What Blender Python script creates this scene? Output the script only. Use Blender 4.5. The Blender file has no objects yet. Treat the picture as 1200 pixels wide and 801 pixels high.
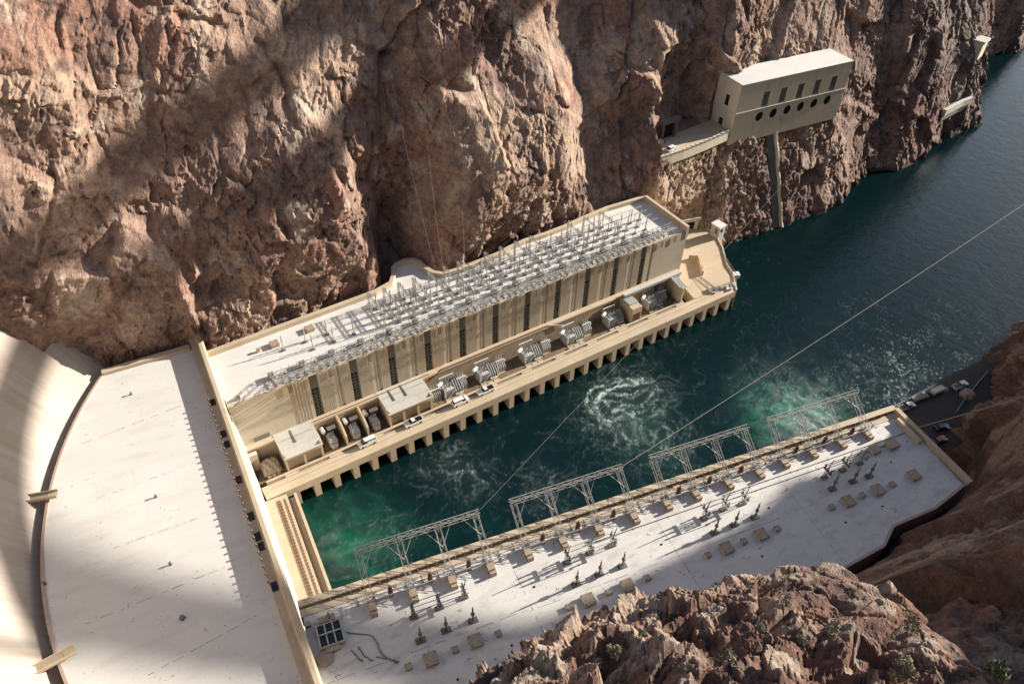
import bpy, bmesh, math, random
import numpy as np
from mathutils import Matrix, Vector
R = math.radians
random.seed(7)
rng = np.random.default_rng(11)
scene = bpy.context.scene
col = scene.collection

# ------------------------------------------------------------------ camera
H = 175.0
CAM = np.array([[0.8746, 0.3391, -0.3467], [-0.4840, 0.6515, -0.5842], [0.0, 0.7, 0.7]])
def _cam():
    f = 901.0
    n = np.array([565 - 600.0, -(1378 - 400.5), -f]); up = -n / np.linalg.norm(n)
    fw = np.array([0, 0, -1.0]); fh = fw - up * (fw @ up); fh /= np.linalg.norm(fh)
    rt = np.cross(fh, up); a = R(61.6)
    return np.stack([fh * math.cos(a) + rt * math.sin(a), fh * math.sin(a) - rt * math.cos(a), up])
CAM = _cam()
cam_data = bpy.data.cameras.new('camera'); cam = bpy.data.objects.new('camera', cam_data); col.objects.link(cam)
cam_data.sensor_width = 36.0; cam_data.lens = 901 * 36 / 1200.0
cam_data.clip_start = 0.5; cam_data.clip_end = 6000
M4 = Matrix([list(CAM[0]) + [0], list(CAM[1]) + [0], list(CAM[2]) + [H], [0, 0, 0, 1]])
cam.matrix_world = M4
scene.camera = cam

# ------------------------------------------------------------------ light
SUN_EL, SUN_AZ = 20.0, -0.7          # azimuth measured from downstream (+X)
world = bpy.data.worlds.new('World'); scene.world = world; world.use_nodes = True
wn = world.node_tree; bg = wn.nodes['Background']
sky = wn.nodes.new('ShaderNodeTexSky'); sky.sky_type = 'NISHITA'; sky.sun_disc = False
sky.sun_elevation = R(SUN_EL); sky.sun_rotation = R(90 - SUN_AZ); sky.altitude = 300; sky.dust_density = 1.4; sky.ozone_density = 1.0
wn.links.new(sky.outputs[0], bg.inputs[0]); bg.inputs[1].default_value = 0.09
sun_d = bpy.data.lights.new('sun', 'SUN'); sun = bpy.data.objects.new('sun', sun_d); col.objects.link(sun)
sun_d.energy = 5.0; sun_d.angle = R(0.53); sun_d.color = (1.0, 0.93, 0.83)
sd = Vector((math.cos(R(SUN_EL)) * math.cos(R(SUN_AZ)), math.cos(R(SUN_EL)) * math.sin(R(SUN_AZ)), math.sin(R(SUN_EL))))
sun.rotation_euler = sd.to_track_quat('Z', 'Y').to_euler()
vs = scene.view_settings; vs.view_transform = 'Standard'; vs.look = 'None'; vs.exposure = 1.02; vs.gamma = 1.0
scene.cycles.max_bounces = 5; scene.cycles.diffuse_bounces = 3

# ------------------------------------------------------------------ numpy noise
def _h(ix, iy, iz, s):
    with np.errstate(over='ignore'):
        n = (ix.astype(np.uint32) * np.uint32(374761393) + iy.astype(np.uint32) * np.uint32(668265263)
             + iz.astype(np.uint32) * np.uint32(2246822519) + np.uint32(s * 974711 + 12345))
        n = (n ^ (n >> np.uint32(13))) * np.uint32(1274126177)
        n = n ^ (n >> np.uint32(16)); n = n * np.uint32(2654435761); n = n ^ (n >> np.uint32(15))
    return n
def hf(ix, iy, iz, s): return _h(ix, iy, iz, s).astype(np.float64) / 4294967295.0
def vnoise(x, y, z, s=0):
    x = np.asarray(x, float); y = np.asarray(y, float) + 0 * x; z = np.asarray(z, float) + 0 * x
    ix = np.floor(x).astype(np.int64); iy = np.floor(y).astype(np.int64); iz = np.floor(z).astype(np.int64)
    fx, fy, fz = x - ix, y - iy, z - iz
    G = np.array([(1,1,0),(-1,1,0),(1,-1,0),(-1,-1,0),(1,0,1),(-1,0,1),(1,0,-1),(-1,0,-1),(0,1,1),(0,-1,1),(0,1,-1),(0,-1,-1)], float)
    def g(a, b, c):
        k = (_h(ix + a, iy + b, iz + c, s) % np.uint32(12)).astype(int)
        v = G[k]; return v[..., 0] * (fx - a) + v[..., 1] * (fy - b) + v[..., 2] * (fz - c)
    u, v, w = (t * t * t * (t * (t * 6 - 15) + 10) for t in (fx, fy, fz))
    L = lambda a, b, t: a + (b - a) * t
    return L(L(L(g(0,0,0), g(1,0,0), u), L(g(0,1,0), g(1,1,0), u), v), L(L(g(0,0,1), g(1,0,1), u), L(g(0,1,1), g(1,1,1), u), v), w)
def fbm(x, y, z, octv=4, s=0, gain=0.5, ridged=False):
    a, t, f = 1.0, 0, 1.0
    for i in range(octv):
        n = vnoise(x * f, y * f, z * f, s + i * 7)
        t = t + a * ((0.5 - np.abs(n) * 1.4) if ridged else n); a *= gain; f *= 2.03
    return t
def facets(x, z, size, s, tilt=0.35, stretch=1.6):
    """fractured blocks: every jittered cell gets its own height and its own tilted face"""
    p, q = x / size, z / (size * stretch)
    ip, iq = np.floor(p).astype(np.int64), np.floor(q).astype(np.int64); zero = np.zeros_like(ip)
    best = np.full(p.shape, 1e9); out = np.zeros(p.shape); second = np.full(p.shape, 1e9)
    for a in (-1, 0, 1):
        for b in (-1, 0, 1):
            ci, cj = ip + a, iq + b
            cx = ci + 0.15 + 0.7 * hf(ci, cj, zero, s); cy = cj + 0.15 + 0.7 * hf(ci, cj, zero, s + 1)
            dx, dy = p - cx, q - cy; d = dx * dx + dy * dy
            hgt = (hf(ci, cj, zero, s + 2) - 0.5) + dx * tilt * 2 * (hf(ci, cj, zero, s + 3) - 0.5) * 2 + dy * tilt * 2 * (hf(ci, cj, zero, s + 4) - 0.5) * 2
            m = d < best
            second = np.where(m, best, np.minimum(second, d)); out = np.where(m, hgt, out); best = np.where(m, d, best)
    edge = np.sqrt(second) - np.sqrt(best)
    return out, edge
def sstep(a, b, t):
    t = np.clip((t - a) / (b - a), 0, 1); return t * t * (3 - 2 * t)

# ------------------------------------------------------------------ naming helpers
def tag(o, label=None, cat=None, group=None, kind=None):
    for k, v in (('label', label), ('category', cat), ('group', group), ('kind', kind)):
        if v: o[k] = v
    return o
def link(o, parent=None):
    col.objects.link(o)
    if parent is not None: o.parent = parent
    return o
def empty(name, label, cat, loc=(0, 0, 0), rz=0.0, group=None):
    o = bpy.data.objects.new(name, None); o.empty_display_size = 0.5; link(o)
    o.location = loc; o.rotation_euler = (0, 0, rz); return tag(o, label, cat, group)
def children_of(o): return [c for c in col.objects if c.parent == o]
CH = {}
def reg(parent, child): CH.setdefault(parent.name, []).append(child)
def copy_tree(o, loc=None, rz=None, label=None, parent=None):
    c = o.copy(); col.objects.link(c)
    if parent is not None: c.parent = parent
    if loc is not None: c.location = loc
    if rz is not None: c.rotation_euler = (0, 0, rz)
    if label: c['label'] = label
    for ch in CH.get(o.name, []):
        d = copy_tree(ch, parent=c); reg(c, d)
    return c
class MB:
    def __init__(self): self.v = []; self.f = []
    def add(self, vs, fs):
        n = len(self.v); self.v += [tuple(p) for p in vs]; self.f += [tuple(i + n for i in f) for f in fs]; return self
    def box(self, x0, x1, y0, y1, z0, z1):
        return self.add([(x0,y0,z0),(x1,y0,z0),(x1,y1,z0),(x0,y1,z0),(x0,y0,z1),(x1,y0,z1),(x1,y1,z1),(x0,y1,z1)],
                 [(0,3,2,1),(4,5,6,7),(0,1,5,4),(1,2,6,5),(2,3,7,6),(3,0,4,7)])
    def cbox(self, c, s): return self.box(c[0]-s[0]/2, c[0]+s[0]/2, c[1]-s[1]/2, c[1]+s[1]/2, c[2]-s[2]/2, c[2]+s[2]/2)
    def bar(self, a, b, r, n=4, r2=None):
        a, b = Vector(a), Vector(b); d = (b - a)
        if d.length < 1e-6: return self
        d.normalize(); t = Vector((0, 0, 1)) if abs(d.z) < 0.9 else Vector((1, 0, 0))
        p = d.cross(t).normalized(); q = d.cross(p); r2 = r if r2 is None else r2
        vs = []; 
        for c, rr in ((a, r), (b, r2)):
            for k in range(n):
                an = 2 * math.pi * (k + 0.5) / n; vs.append(c + p * (rr * math.cos(an)) + q * (rr * math.sin(an)))
        fs = [(k, (k + 1) % n, n + (k + 1) % n, n + k) for k in range(n)] + [tuple(range(n - 1, -1, -1)), tuple(range(n, 2 * n))]
        return self.add(vs, fs)
    def lathe(self, c, prof, n=8):
        vs = []; fs = []
        for z, r in prof:
            for k in range(n):
                an = 2 * math.pi * k / n; vs.append((c[0] + r * math.cos(an), c[1] + r * math.sin(an), c[2] + z))
        for i in range(len(prof) - 1):
            for k in range(n): fs.append((i*n+k, i*n+(k+1)%n, (i+1)*n+(k+1)%n, (i+1)*n+k))
        fs.append(tuple(range(n - 1, -1, -1))); m = (len(prof) - 1) * n; fs.append(tuple(range(m, m + n)))
        return self.add(vs, fs)
    def prism(self, poly, z0, z1):
        n = len(poly); area = sum(poly[i][0]*poly[(i+1)%n][1]-poly[(i+1)%n][0]*poly[i][1] for i in range(n))
        if area < 0: poly = poly[::-1]
        vs = [(x, y, z0) for x, y in poly] + [(x, y, z1) for x, y in poly]
        fs = [tuple(range(n - 1, -1, -1)), tuple(range(n, 2 * n))] + [(i, (i+1)%n, n+(i+1)%n, n+i) for i in range(n)]
        return self.add(vs, fs)
    def lattice(self, a, b, w, r, up=(0, 0, 1), seg=1.6, h=None):
        """four-chord lattice girder with zigzag bracing"""
        a, b = Vector(a), Vector(b); d = b - a; L = d.length; d.normalize(); up = Vector(up)
        s = d.cross(up).normalized(); u = s.cross(d).normalized(); h = w if h is None else h
        cs = [s*(i*w/2) + u*(j*h/2) for i, j in ((-1,-1),(1,-1),(1,1),(-1,1))]
        for c in cs: self.bar(a + c, b + c, r)
        n = max(2, int(round(L / seg)))
        for k in range(n):
            t0, t1 = a + d*(L*k/n), a + d*(L*(k+1)/n)
            for q in range(4):
                c0, c1 = (cs[q], cs[(q+1) % 4]) if k % 2 else (cs[(q+1) % 4], cs[q])
                self.bar(t0 + c0, t1 + c1, r * 0.6, 3)
        return self
    def build(self, name, mat, parent=None, smooth=False):
        me = bpy.data.meshes.new(name); me.from_pydata(self.v, [], self.f); me.materials.append(mat)
        if smooth: me.polygons.foreach_set('use_smooth', [True] * len(me.polygons))
        o = bpy.data.objects.new(name, me); link(o, parent)
        if parent is not None: reg(parent, o)
        return o
def share(o, parent, loc=(0, 0, 0), rz=0.0, name=None):
    c = bpy.data.objects.new(name or o.name.split('.')[0], o.data); link(c, parent); c.location = loc; c.rotation_euler = (0, 0, rz)
    if parent is not None: reg(parent, c)
    return c
def grid_mesh(name, X, Y, Z, mat, colr=None, attrs=None, flip=False, smooth=True):
    ny, nx = X.shape; n = nx * ny
    me = bpy.data.meshes.new(name); me.vertices.add(n)
    me.vertices.foreach_set('co', np.stack([X, Y, Z], -1).reshape(-1).astype(np.float32))
    i = np.arange(n).reshape(ny, nx); q = np.stack([i[:-1, :-1], i[:-1, 1:], i[1:, 1:], i[1:, :-1]], -1).reshape(-1, 4)
    if flip: q = q[:, ::-1]
    nf = len(q); me.loops.add(nf * 4); me.polygons.add(nf)
    me.loops.foreach_set('vertex_index', q.reshape(-1).astype(np.int32)); me.polygons.foreach_set('loop_start', np.arange(0, nf * 4, 4, dtype=np.int32))
    me.polygons.foreach_set('use_smooth', np.full(nf, smooth))
    me.update(calc_edges=True)
    if colr is not None:
        a = me.color_attributes.new('rock', 'FLOAT_COLOR', 'POINT'); c4 = np.concatenate([colr.reshape(-1, 3), np.ones((n, 1))], 1)
        a.data.foreach_set('color', c4.reshape(-1).astype(np.float32))
    for k, v in (attrs or {}).items():
        a = me.attributes.new(k, 'FLOAT', 'POINT'); a.data.foreach_set('value', v.reshape(-1).astype(np.float32))
    me.materials.append(mat); o = bpy.data.objects.new(name, me); link(o); return o

# ------------------------------------------------------------------ materials
def new_mat(name):
    m = bpy.data.materials.new(name); m.use_nodes = True; nt = m.node_tree; b = nt.nodes['Principled BSDF']; return m, nt, b
def ramp(nt, src, stops):
    r = nt.nodes.new('ShaderNodeValToRGB'); e = r.color_ramp.elements
    while len(e) < len(stops): e.new(0.5)
    for i, (p, c) in enumerate(stops):
        e[i].position = p; e[i].color = (c, c, c, 1) if isinstance(c, (int, float)) else (*c, 1)
    nt.links.new(src, r.inputs[0]); return r.outputs[0]
def noise_n(nt, scale, detail=4, rough=0.6, vec=None, dist=0.0):
    n = nt.nodes.new('ShaderNodeTexNoise'); n.inputs['Scale'].default_value = scale; n.inputs['Detail'].default_value = detail
    n.inputs['Roughness'].default_value = rough; n.inputs['Distortion'].default_value = dist
    if vec is not None: nt.links.new(vec, n.inputs['Vector'])
    return n.outputs[0]
def mapping(nt, scale=(1, 1, 1), rot=(0, 0, 0), geo='Position'):
    if geo == 'Object': s = nt.nodes.new('ShaderNodeTexCoord').outputs['Object']
    else: s = nt.nodes.new('ShaderNodeNewGeometry').outputs['Position']
    m = nt.nodes.new('ShaderNodeMapping'); m.inputs['Scale'].default_value = scale; m.inputs['Rotation'].default_value = rot
    nt.links.new(s, m.inputs[0]); return m.outputs[0]
def mix(nt, fac, a, b, mode='MIX'):
    m = nt.nodes.new('ShaderNodeMix'); m.data_type = 'RGBA'; m.blend_type = mode
    for i, v in ((0, fac), (6, a), (7, b)):
        if isinstance(v, (int, float)): m.inputs[i].default_value = v
        elif isinstance(v, tuple): m.inputs[i].default_value = (*v, 1)
        else: nt.links.new(v, m.inputs[i])
    return m.outputs[2]
def bump(nt, b, h, strength=0.4, dist=0.1):
    n = nt.nodes.new('ShaderNodeBump'); n.inputs['Strength'].default_value = strength; n.inputs['Distance'].default_value = dist
    nt.links.new(h, n.inputs['Height']); nt.links.new(n.outputs[0], b.inputs['Normal'])
def concrete(name, base, stain=None, amt=0.5, streak=(1, 1, 1), sscale=0.25, dark=0.75, rough=0.85, speck=0.0, bmp=0.15, grain=0.35):
    m, nt, b = new_mat(name); v = mapping(nt)
    n1 = noise_n(nt, 0.09, 6, 0.65, v); n2 = noise_n(nt, 1.3, 5, 0.7, v)
    c = mix(nt, ramp(nt, n1, [(0.35, 0.0), (0.7, 1.0)]), tuple(x * dark for x in base), base)
    c = mix(nt, ramp(nt, n2, [(0.3, grain), (0.65, 0.0)]), c, tuple(x * 0.72 for x in base))
    if stain:
        vs_ = mapping(nt, streak); n3 = noise_n(nt, sscale, 5, 0.6, vs_)
        c = mix(nt, ramp(nt, n3, [(0.5, 0.0), (0.72, amt)]), c, stain)
    if speck:
        n4 = noise_n(nt, 0.9, 2, 0.5, v, 1.5); c = mix(nt, ramp(nt, n4, [(0.68, 0.0), (0.73, speck)]), c, (0.10, 0.085, 0.07))
        n5 = noise_n(nt, 0.16, 6, 0.8, v, 0.8); c = mix(nt, ramp(nt, n5, [(0.495, 0.0), (0.5, speck*0.35), (0.505, 0.0)]), c, (0.20, 0.18, 0.16))
    nt.links.new(c, b.inputs['Base Color']); b.inputs['Roughness'].default_value = rough
    bump(nt, b, n2, bmp, 0.05); return m
def plain(name, c, rough=0.6, metal=0.0, var=0.25, scale=2.0):
    m, nt, b = new_mat(name); n = noise_n(nt, scale, 4, 0.6, mapping(nt))
    cc = mix(nt, ramp(nt, n, [(0.3, 0.0), (0.7, 1.0)]), tuple(x * (1 - var) for x in c), c)
    nt.links.new(cc, b.inputs['Base Color']); b.inputs['Roughness'].default_value = rough; b.inputs['Metallic'].default_value = metal; return m
M = {}
M['roof'] = concrete('white_roof_coating', (0.72, 0.695, 0.642), (0.45, 0.41, 0.36), 0.35, (0.25, 1, 1), 0.3, 0.94, 0.75, 0.5, grain=0.15)
M['roof_worn'] = concrete('worn_white_roof', (0.69, 0.663, 0.615), (0.36, 0.32, 0.29), 0.5, (0.5, 1, 1), 0.5, 0.90, 0.8, 0.75, grain=0.2)
M['tan'] = concrete('tan_concrete', (0.60, 0.49, 0.345), (0.44, 0.30, 0.16), 0.5, (1, 1, 0.25), 0.3, 0.85)
M['wall'] = concrete('streaked_wall_concrete', (0.62, 0.545, 0.43), (0.46, 0.29, 0.14), 0.6, (0.55, 0.55, 0.22), 0.18, 0.85)
M['deck'] = concrete('deck_concrete', (0.60, 0.48, 0.33), (0.42, 0.31, 0.18), 0.5, (0.2, 1, 1), 0.5, 0.85)
M['pale'] = concrete('pale_concrete', (0.56, 0.54, 0.48), (0.40, 0.36, 0.3), 0.4, (1, 1, 0.3), 0.3, 0.88)
M['bldg'] = concrete('weathered_grey_tan_concrete', (0.70, 0.63, 0.49), (0.44, 0.34, 0.22), 0.5, (0.6, 0.6, 0.08), 0.4, 0.88)
M['dam'] = None
M['dark'] = plain('void_shade_black', (0.02, 0.02, 0.022), 0.9)
M['glass'] = plain('dark_green_glass', (0.02, 0.03, 0.025), 0.15)
M['lintel'] = plain('grey_green_lintel', (0.20, 0.20, 0.17), 0.8)
M['steel'] = plain('galvanised_steel', (0.45, 0.44, 0.41), 0.6, 0.0)
M['steel_dark'] = plain('weathered_steel', (0.20, 0.19, 0.17), 0.6, 0.2)
M['grey'] = plain('transformer_grey_paint', (0.50, 0.51, 0.50), 0.4, 0.0, 0.15)
M['white'] = plain('white_paint', (0.80, 0.80, 0.78), 0.35, 0, 0.08)
M['rust'] = plain('rust_red_paint', (0.23, 0.10, 0.06), 0.6)
M['red'] = plain('dark_red_porcelain', (0.10, 0.03, 0.027), 0.3)
M['pink'] = plain('red_coping', (0.50, 0.36, 0.29), 0.7)
M['brown'] = plain('brown_porcelain', (0.12, 0.075, 0.055), 0.4)
M['floor'] = plain('oily_bay_floor', (0.23, 0.16, 0.10), 0.9, 0, 0.5, 0.6)
M['baywall'] = plain('dusty_bay_wall', (0.40, 0.31, 0.21), 0.9, 0, 0.3, 0.4)
M['hatch'] = plain('tan_hatch_lid', (0.42, 0.33, 0.24), 0.7)
M['rubber'] = plain('tyre_rubber', (0.02, 0.02, 0.02), 0.8)
M['black'] = plain('black_paint', (0.015, 0.016, 0.018), 0.25)
M['blue'] = plain('dark_blue_paint', (0.02, 0.04, 0.12), 0.25)
M['carred'] = plain('red_paint', (0.30, 0.04, 0.03), 0.3)
M['green'] = plain('green_paint', (0.02, 0.16, 0.10), 0.5)
M['asphalt'] = plain('asphalt', (0.06, 0.055, 0.05), 0.9)
def dam_mat():
    m, nt, b = new_mat('dam_face_concrete')
    at = nt.nodes.new('ShaderNodeAttribute'); at.attribute_name = 'damuv'
    n1 = nt.nodes.new('ShaderNodeMapping'); n1.inputs['Scale'].default_value = (1.0, 0.035, 1); nt.links.new(at.outputs['Vector'], n1.inputs[0])
    s1 = noise_n(nt, 0.35, 6, 0.7, n1.outputs[0]); s2 = noise_n(nt, 0.12, 4, 0.6, n1.outputs[0])
    n2 = nt.nodes.new('ShaderNodeMapping'); n2.inputs['Scale'].default_value = (0.02, 1, 1); nt.links.new(at.outputs['Vector'], n2.inputs[0])
    s3 = noise_n(nt, 0.22, 3, 0.6, n2.outputs[0])
    c = mix(nt, ramp(nt, s1, [(0.38, 0.0), (0.65, 0.7)]), (0.46, 0.408, 0.355), (0.35, 0.28, 0.22))
    c = mix(nt, ramp(nt, s2, [(0.55, 0.0), (0.7, 0.45)]), c, (0.30, 0.20, 0.135))
    c = mix(nt, ramp(nt, s3, [(0.5, 0.0), (0.75, 0.25)]), c, (0.28, 0.24, 0.19))
    nt.links.new(c, b.inputs['Base Color']); b.inputs['Roughness'].default_value = 0.9; bump(nt, b, s1, 0.1, 0.1); return m
M['dam'] = dam_mat()
def rock_mat(name='rock', fine=1.0, bs=0.7):
    m, nt, b = new_mat(name); at = nt.nodes.new('ShaderNodeAttribute'); at.attribute_name = 'rock'
    v = mapping(nt); n1 = noise_n(nt, 0.55 * fine, 8, 0.7, v); n2 = noise_n(nt, 1.3 * fine, 5, 0.7, v)
    c = mix(nt, 1.0, at.outputs['Color'], ramp(nt, n1, [(0.28, 0.55), (0.5, 1.0), (0.72, 1.35)]), 'MULTIPLY')
    c = mix(nt, 1.0, c, ramp(nt, n2, [(0.3, 0.7), (0.7, 1.25)]), 'MULTIPLY')
    nt.links.new(c, b.inputs['Base Color']); b.inputs['Roughness'].default_value = 0.92; b.inputs['Specular IOR Level'].default_value = 0.2
    a = nt.nodes.new('ShaderNodeMath'); a.operation = 'ADD'; nt.links.new(n1, a.inputs[0]); nt.links.new(n2, a.inputs[1])
    bump(nt, b, a.outputs[0], bs, 0.9 / fine); return m
M['rock'] = rock_mat('rock', 1.0, 0.5)
M['rock_mid'] = rock_mat('slope_rock', 1.7, 0.9)
M['rock_near'] = rock_mat('near_rock', 3.0, 0.7)
def water_mat():
    m, nt, b = new_mat('river_water'); L = nt.links
    f = nt.nodes.new('ShaderNodeAttribute'); f.attribute_name = 'foam_glint'; g = nt.nodes.new('ShaderNodeAttribute'); g.attribute_name = 'green'
    c = mix(nt, g.outputs['Fac'], (0.0012, 0.0105, 0.0125), (0.006, 0.10, 0.058))
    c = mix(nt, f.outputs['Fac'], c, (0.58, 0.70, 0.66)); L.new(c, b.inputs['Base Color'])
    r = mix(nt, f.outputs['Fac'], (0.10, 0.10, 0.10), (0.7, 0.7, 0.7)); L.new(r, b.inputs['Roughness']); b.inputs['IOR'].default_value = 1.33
    v = mapping(nt, (1, 1, 1)); n1 = noise_n(nt, 0.22, 6, 0.65, v, 0.6); n2 = noise_n(nt, 1.3, 4, 0.7, v, 0.4)
    a = nt.nodes.new('ShaderNodeMath'); a.operation = 'MULTIPLY_ADD'; L.new(n2, a.inputs[0]); a.inputs[1].default_value = 0.3; L.new(n1, a.inputs[2])
    bump(nt, b, a.outputs[0], 0.33, 0.5); return m
M['water'] = water_mat()

# ------------------------------------------------------------------ photo geometry helpers (world frame: x downstream, y towards the far bank)
def ray(p): return CAM @ np.array([p[0] - 600.0, -(p[1] - 400.5), -901.0])
def at(p, z):
    d = ray(p); return np.array([0, 0, H]) + d * ((z - H) / d[2])
FA, NA = R(5.56), R(-5.2)
FO, NO = Vector((-1.34, 147.35, 0)), Vector((0.5, 86.27, 0))
def FW(u, v, z=0): return Vector((FO.x + u*math.cos(FA) - v*math.sin(FA), FO.y + u*math.sin(FA) + v*math.cos(FA), z))
def NW(u, v, z=0):  # v away from the river
    return Vector((NO.x + u*math.cos(NA) + v*math.sin(NA), NO.y + u*math.sin(NA) - v*math.cos(NA), z))
ZR, ZD = 29.5, 7.5
#--STAGE2--
# ================================================================== TERRAIN
def rbf_fit(p, v, smooth=0.5):
    d = np.sqrt(((p[:, None] - p[None]) ** 2).sum(-1)); n = len(p)
    A = np.zeros((n + 1, n + 1)); A[:n, :n] = d - smooth * np.eye(n); A[:n, n] = 1; A[n, :n] = 1
    return np.linalg.solve(A, np.append(v, 0))
def rbf_eval(p, w, x, y):
    o = np.full(x.shape, w[-1])
    for (a, b), c in zip(p, w[:-1]): o = o + c * np.sqrt((x - a) ** 2 + (y - b) ** 2)
    return o
# far (left bank) cliff: y = y0(x) + lean * z, plus protrusions d towards the river
FX = [-140, -100, -60, -28, -6, 20, 50, 75, 110, 140, 158, 176, 184, 190, 196, 214, 232, 260, 293, 300, 323, 347, 360, 376, 392, 403, 444, 475, 560, 700, 1100]
FY = [92, 124, 151, 167, 168, 166.5, 166.3, 165.5, 170, 174.5, 177, 180, 182.5, 179, 174, 179, 181.7, 187.8, 197, 193.5, 197, 205, 205, 210, 228, 236, 266, 262, 300, 380, 560]
def far_base(x, z): return np.interp(x, FX, FY) + np.interp(x, [-100, -40, 70, 400], [0.22, 0.28, 0.36, 0.36]) * np.asarray(z) + np.interp(x, [-40, 20, 170, 250], [0.12, 0.2, 0.2, 0.08]) * np.maximum(0, np.asarray(z) - 32)
def far_hit(p, d=0.0):
    dr = ray(p); t = np.linspace(0.1, 1.2, 6000); w = np.array([0, 0, H])[None] + t[:, None] * dr[None]
    k = np.argmax(w[:, 1] > far_base(w[:, 0], w[:, 2]) - d); return w[k, 0], w[k, 2]
FC = [(0, 50, 14.0),(0, 200, 13.0),(0, 320, 11.5),(60, 120, 13.2),(60, 250, 11.2),(100, 50, 12.5),(130, 10, 10.7),(140, 100, 11.8),(185, 150, 5.6),(150, 170, 8.6),(220, 175, 5.5),(250, 130, 5.1),(300, 80, 4.2),(380, 30, 0.3),(420, 0, -1.9),(215, 60, 8.6),(260, 55, 8.4),(300, 30, 5.7),(340, 0, 4.0),(200, 205, 9.0),(300, 170, 7.2),(380, 150, 5.3),(400, 185, 5.2),(428, 190, 3.9),(436, 260, 4.7),(442, 320, 4.5),(400, 290, 5.7),(300, 290, 8.2),(210, 290, 9.8),(150, 260, 9.6),(110, 330, 9.8),(180, 380, 9.1),(280, 390, 6.3),(340, 360, 5.5),(80, 380, 10.1),(446, 200, -3),(455, 250, -9),(462, 295, -11),(482, 285, -10),(503, 300, -6),(420, 90, 1.1),(400, 110, 3.7),(432, 130, -1.3),(440, 60, -1.0),(445, 15, -2),(412, 45, 1.8),(505, 5, 7),(512, 45, 8),(537, 93, 5),(490, 95, 4),(475, 145, 0),(462, 60, -2),(468, 110, -3),(500, 175, -4),(482, 220, -7),(505, 240, -6),(640, 75, 4),(660, 120, 5.5),(668, 180, 6),(664, 225, 5.5),(660, 250, 5),(600, 150, 6),(560, 120, 6),(555, 180, 7.5),(600, 220, 6),(560, 250, 6),(590, 280, 4),(532, 195, 7),(522, 260, 4),(620, 260, 4.5),(560, 40, 3),(600, 15, 1),(622, 50, 0),(600, 85, 2),(585, 95, 1),(690, 110, -6),(682, 180, -7),(682, 240, -4),(640, 15, -8),(652, 50, -10),(672, 80, -8),(702, 35, -8),(720, 205, -5),(740, 235, -3),(795, 40, 5),(752, 80, 3),(712, 112, -1),(735, 150, -4),(760, 115, -4),(772, 65, 7),(777, 120, 7),(774, 170, 6),(762, 190, 3),(768, 222, 1),(700, 150, -6),(790, 100, -6),(810, 130, -9),(830, 130, -9),(790, 150, -10),(815, 100, -5),(840, 110, -5),(835, 60, 3),(850, 40, 3),(820, 20, 5),(900, 30, 1),(880, 70, 1.5),(900, 200, 0),(785, 215, 0),(830, 220, 2),(870, 220, 2),(950, 200, 1),(900, 240, 1),(800, 240, 0),(840, 240, -2),(1000, 60, 1),(1015, 110, 3),(1050, 60, 3),(1090, 100, 1),(1120, 100, 0),(1130, 60, 1),(1035, 90, -3),(1060, 150, 1),(1000, 180, 0),(1095, 170, -1),(1045, 140, -3),(950, 20, 0),(1000, 10, -1),(1060, 10, 2)]
_p = np.array([far_hit((a, b), d) for a, b, d in FC]); _v = np.array([c for _, _, c in FC], float)
_pn = np.array([[_p[:, 0].min() - 60, 20], [_p[:, 0].max() + 200, 20], [0, 260], [250, 260], [100, -10], [450, 150]]); _p = np.vstack([_p, _pn]); _v = np.append(_v, [0] * 6)
_w = rbf_fit(_p, _v)
def spaced(segs):
    o = [segs[0][0]]
    for a, b, s in segs: o += list(np.linspace(a, b, max(2, int((b - a) / s)))[1:])
    return np.array(o)
def crags(x, y, z, s=0, k=1.0):
    wx = x + 1.6 * fbm(x / 11, y / 11, z / 11, 3, s + 50); wz = z + 1.6 * fbm(x / 11, y / 11, z / 11, 3, s + 60)
    a = R(24); px, pz = wx * math.cos(a) - wz * math.sin(a), wx * math.sin(a) + wz * math.cos(a)
    f1, e1 = facets(px, pz, 16 * k, s + 1, 1.0, 1.35); f2, e2 = facets(px + 0.4 * pz, pz, 6.0 * k, s + 11, 1.0, 1.25)
    f3, e3 = facets(px - 0.3 * pz, pz, 2.4 * k, s + 21, 0.9, 1.4); f4, e4 = facets(wx + 0.2 * wz, wz, 1.15 * k, s + 27, 0.9, 1.2)
    f0, e0 = facets(px + 0.2 * pz, pz, 36 * k, s + 41, 1.0, 1.3)
    f0 = f0 * sstep(0, 0.10, e0); f1 = f1 * sstep(0, 0.13, e1); f2 = f2 * sstep(0, 0.18, e2)
    big = fbm(x / 42, y / 42, z / 60, 3, s + 2, 0.5)
    rid = fbm(px / 17, y / 17, pz / 24, 4, s + 3, 0.55)
    fine = fbm(x / 2.0, y / 2.0, z / 2.4, 4, s + 4, 0.65)
    rough = 0.45 + 0.9 * sstep(-0.25, 0.35, fbm(x / 25, y / 25, z / 25, 2, s + 6))
    crack = np.exp(-np.abs(vnoise(px / 9, y / 30, pz / 34, s + 8)) / 0.03) * sstep(-0.1, 0.3, vnoise(x / 20, y / 20, z / 20, s + 9))
    crack2 = np.exp(-np.abs(vnoise(px / 5, y / 20, pz / 12 + px / 14, s + 18)) / 0.025) * sstep(-0.2, 0.2, vnoise(x / 13, y / 13, z / 13, s + 19))
    d = k * (1.8 * big + 0.9 * rid + 2.4 * f0 + 1.5 * f1 + rough * (0.8 * f2 + 0.42 * f3 + 0.2 * f4 + 0.13 * fine) - 1.2 * crack - 0.5 * crack2)
    return d, (f1, f2, f3, e1, e2, e3, rid)
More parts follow.
